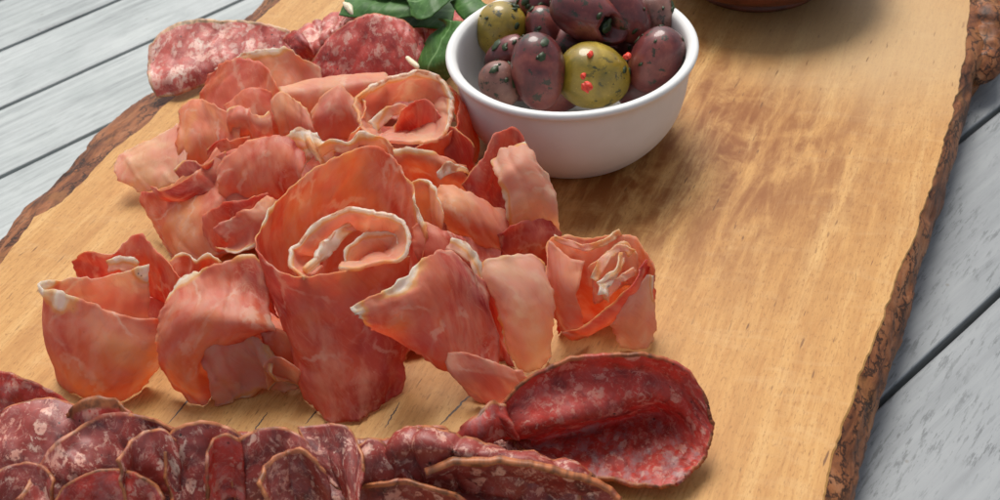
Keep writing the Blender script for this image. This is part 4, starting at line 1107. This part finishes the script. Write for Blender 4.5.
sal('salami slice with a frayed edge overlapping the lavender tinted one', '''
-20,492,2.4 0,470,2.6 22,462,2.7 42,466,2.6 56,480,2.4
-16,508,2.1 2,490,2.2 22,482,2.3 40,486,2.2 54,498,2.0
-8,540,1.2 6,526,1.3 22,520,1.4 38,522,1.3 50,532,1.1
''', 'salami', rim='tr', rw=.16, wr=1.6)
sal('crumpled tan salami rind poking up behind the wide purple slice', '''
66,414,2.4 76,404,2.7 92,397,2.8 108,399,2.8 124,408,2.6 142,422,2.3
72,430,2.0 84,420,2.3 98,412,2.5 112,414,2.4 126,422,2.3 142,434,2.1
82,450,1.4 94,442,1.6 106,436,1.7 118,436,1.7 130,442,1.6 142,450,1.4
''', 'salred', rim='tlr', rw=.6, wr=2, rag=1.6)
sal('lavender tinted salami slice with large white fat grains at lower left', '''
-30,440,1.8 -6,418,2.1 20,404,2.4 48,398,2.5 74,404,2.4 90,418,2.1
-34,462,1.7 -8,442,2.0 18,430,2.2 44,426,2.3 68,430,2.2 84,442,1.9
-36,490,1.5 -10,472,1.8 16,462,1.9 42,458,1.9 64,462,1.8 78,472,1.6
-36,530,1.0 -10,516,1.2 16,508,1.3 40,506,1.3 60,510,1.2 74,518,1.0
''', 'salami', rim='tr', rw=.12, wr=1.3, relief=.045)
sal('dark red salami slice rising at the far left edge of the photo', '''
-40,372,2.2 -16,370,2.5 8,373,2.6 32,382,2.5 54,392,2.2 72,404,1.7
-44,396,1.7 -18,394,2.0 6,396,2.1 28,402,2.0 48,410,1.8 66,420,1.4
-46,424,1.1 -20,422,1.3 4,422,1.4 26,426,1.3 46,432,1.1 62,440,.8
-46,470,.2 -20,468,.2 4,466,.2 26,466,.2 44,468,.2 60,470,.2
''', 'salred', rim='t', rw=.12, wr=1.2, relief=.045)
sal('flat salami slice deep in the shade below the right half of the row', '''
322,440,1.2 390,440,.8 450,434,.8 530,440,.6
330,500,.5 390,490,.8 450,480,.8 545,480,.3
330,560,.3 390,560,.4 450,560,.4 520,560,.3
''', 'salami', wr=2)
sal('flat salami slice deep in the shade below the left half of the row', '''
40,440,.4 120,425,.8 220,430,.9 350,440,1.0
30,490,.5 120,480,.8 220,480,.8 360,490,.7
30,560,.3 120,560,.4 220,560,.4 310,560,.3
''', 'salami', wr=2)

#GREENS#
def leaf(label, txt, **k):
    def lf(u, v, l):
        mid = max(0, 1-abs(v-.5)/.035); d = abs(v-.5); vein = max(0, 1-abs(((u*7+d*3.2) % 1)-.5)/.07)*.35 if d > .02 else 0
        return (max(mid, vein), .5, 0)
    return patch('rocket_leaf', txt, mat='leaf', thick=.035, look_fn=lf, wr=.55, rag=.7, cell=.09, **k, **T(label, 'salad leaf', 'rocket leaves'))
leaf('rocket leaf hanging down beside the left rim of the white bowl', '''
438,18,3.3 446,24,3.0 432,34,2.9 424,44,2.6 418,58,2.2 416,68,1.8
450,20,3.6 448,30,3.3 440,42,3.1 434,54,2.8 428,66,2.4 424,74,1.9
462,22,3.7 456,34,3.5 452,46,3.3 448,58,3.0 446,70,2.5 438,78,2.0
474,24,3.6 470,34,3.5 464,44,3.4 460,58,3.1 454,72,2.5 446,82,1.9
''')
leaf('broad rocket leaf lying along the top edge left of the clump', '''
340,16,2.6 356,18,2.8 380,20,3.0 404,18,3.1 430,14,3.1
344,4,2.8 364,6,3.1 386,6,3.3 410,4,3.4 432,4,3.3
350,-10,2.6 370,-10,2.9 390,-12,3.0 412,-12,3.1 432,-8,3.1
''')
leaf('rounded rocket leaf standing at the middle of the clump', '''
412,16,3.4 420,20,3.6 432,16,3.8 444,6,3.9 456,-6,3.8
408,4,3.6 418,6,3.8 428,2,4.0 438,-6,4.1 450,-16,3.9
404,-10,3.6 414,-12,3.8 424,-16,3.9 434,-22,4.0 446,-30,3.8
''')
leaf('rocket leaf curling towards the bowl at the right of the clump', '''
450,2,3.4 458,14,3.4 466,22,3.3 476,26,3.2
462,-4,3.7 468,6,3.7 476,12,3.6 484,16,3.4
474,-10,3.7 480,-2,3.7 486,4,3.6 492,8,3.4
''')
leaf('dark rocket leaf lying low under the rest of the clump', '''
380,26,1.9 400,28,2.1 424,28,2.2 450,30,2.1
376,12,2.0 400,12,2.2 426,12,2.3 454,14,2.2
372,-6,2.0 398,-6,2.2 426,-6,2.3 456,-4,2.2
''')
leaf('small rocket leaf just left of the bowl rim', '''
444,34,3.0 454,26,3.3 464,22,3.4 474,20,3.3
450,44,2.8 460,36,3.2 468,30,3.4 476,26,3.3
458,48,2.6 466,42,3.0 472,36,3.2 478,30,3.2
''')
leaf('long rocket leaf at the very top of the clump', '''
360,-6,3.2 390,-2,3.5 420,-4,3.7 450,-8,3.7
358,-16,3.3 390,-14,3.7 420,-16,3.9 450,-20,3.8
356,-28,3.1 390,-28,3.4 420,-30,3.6 450,-32,3.5
''')
blob('cheese_shred', [(406, 57, 3.2), (412, 62, 3.2), (419, 68, 3.2)], [.10, .11, .09], 'cheese', None, 3, .2, 8, 3, **T('thin white cheese shred between the round salami and the ring', 'cheese'))
blob('cheese_shred', [(343, 2, 2.9), (349, 8, 2.9), (354, 16, 2.8)], [.06, .16, .05], 'cheese', None, 8, .3, 8, 3, **T('white sliver at the left tip of the green leaves', 'cheese'))
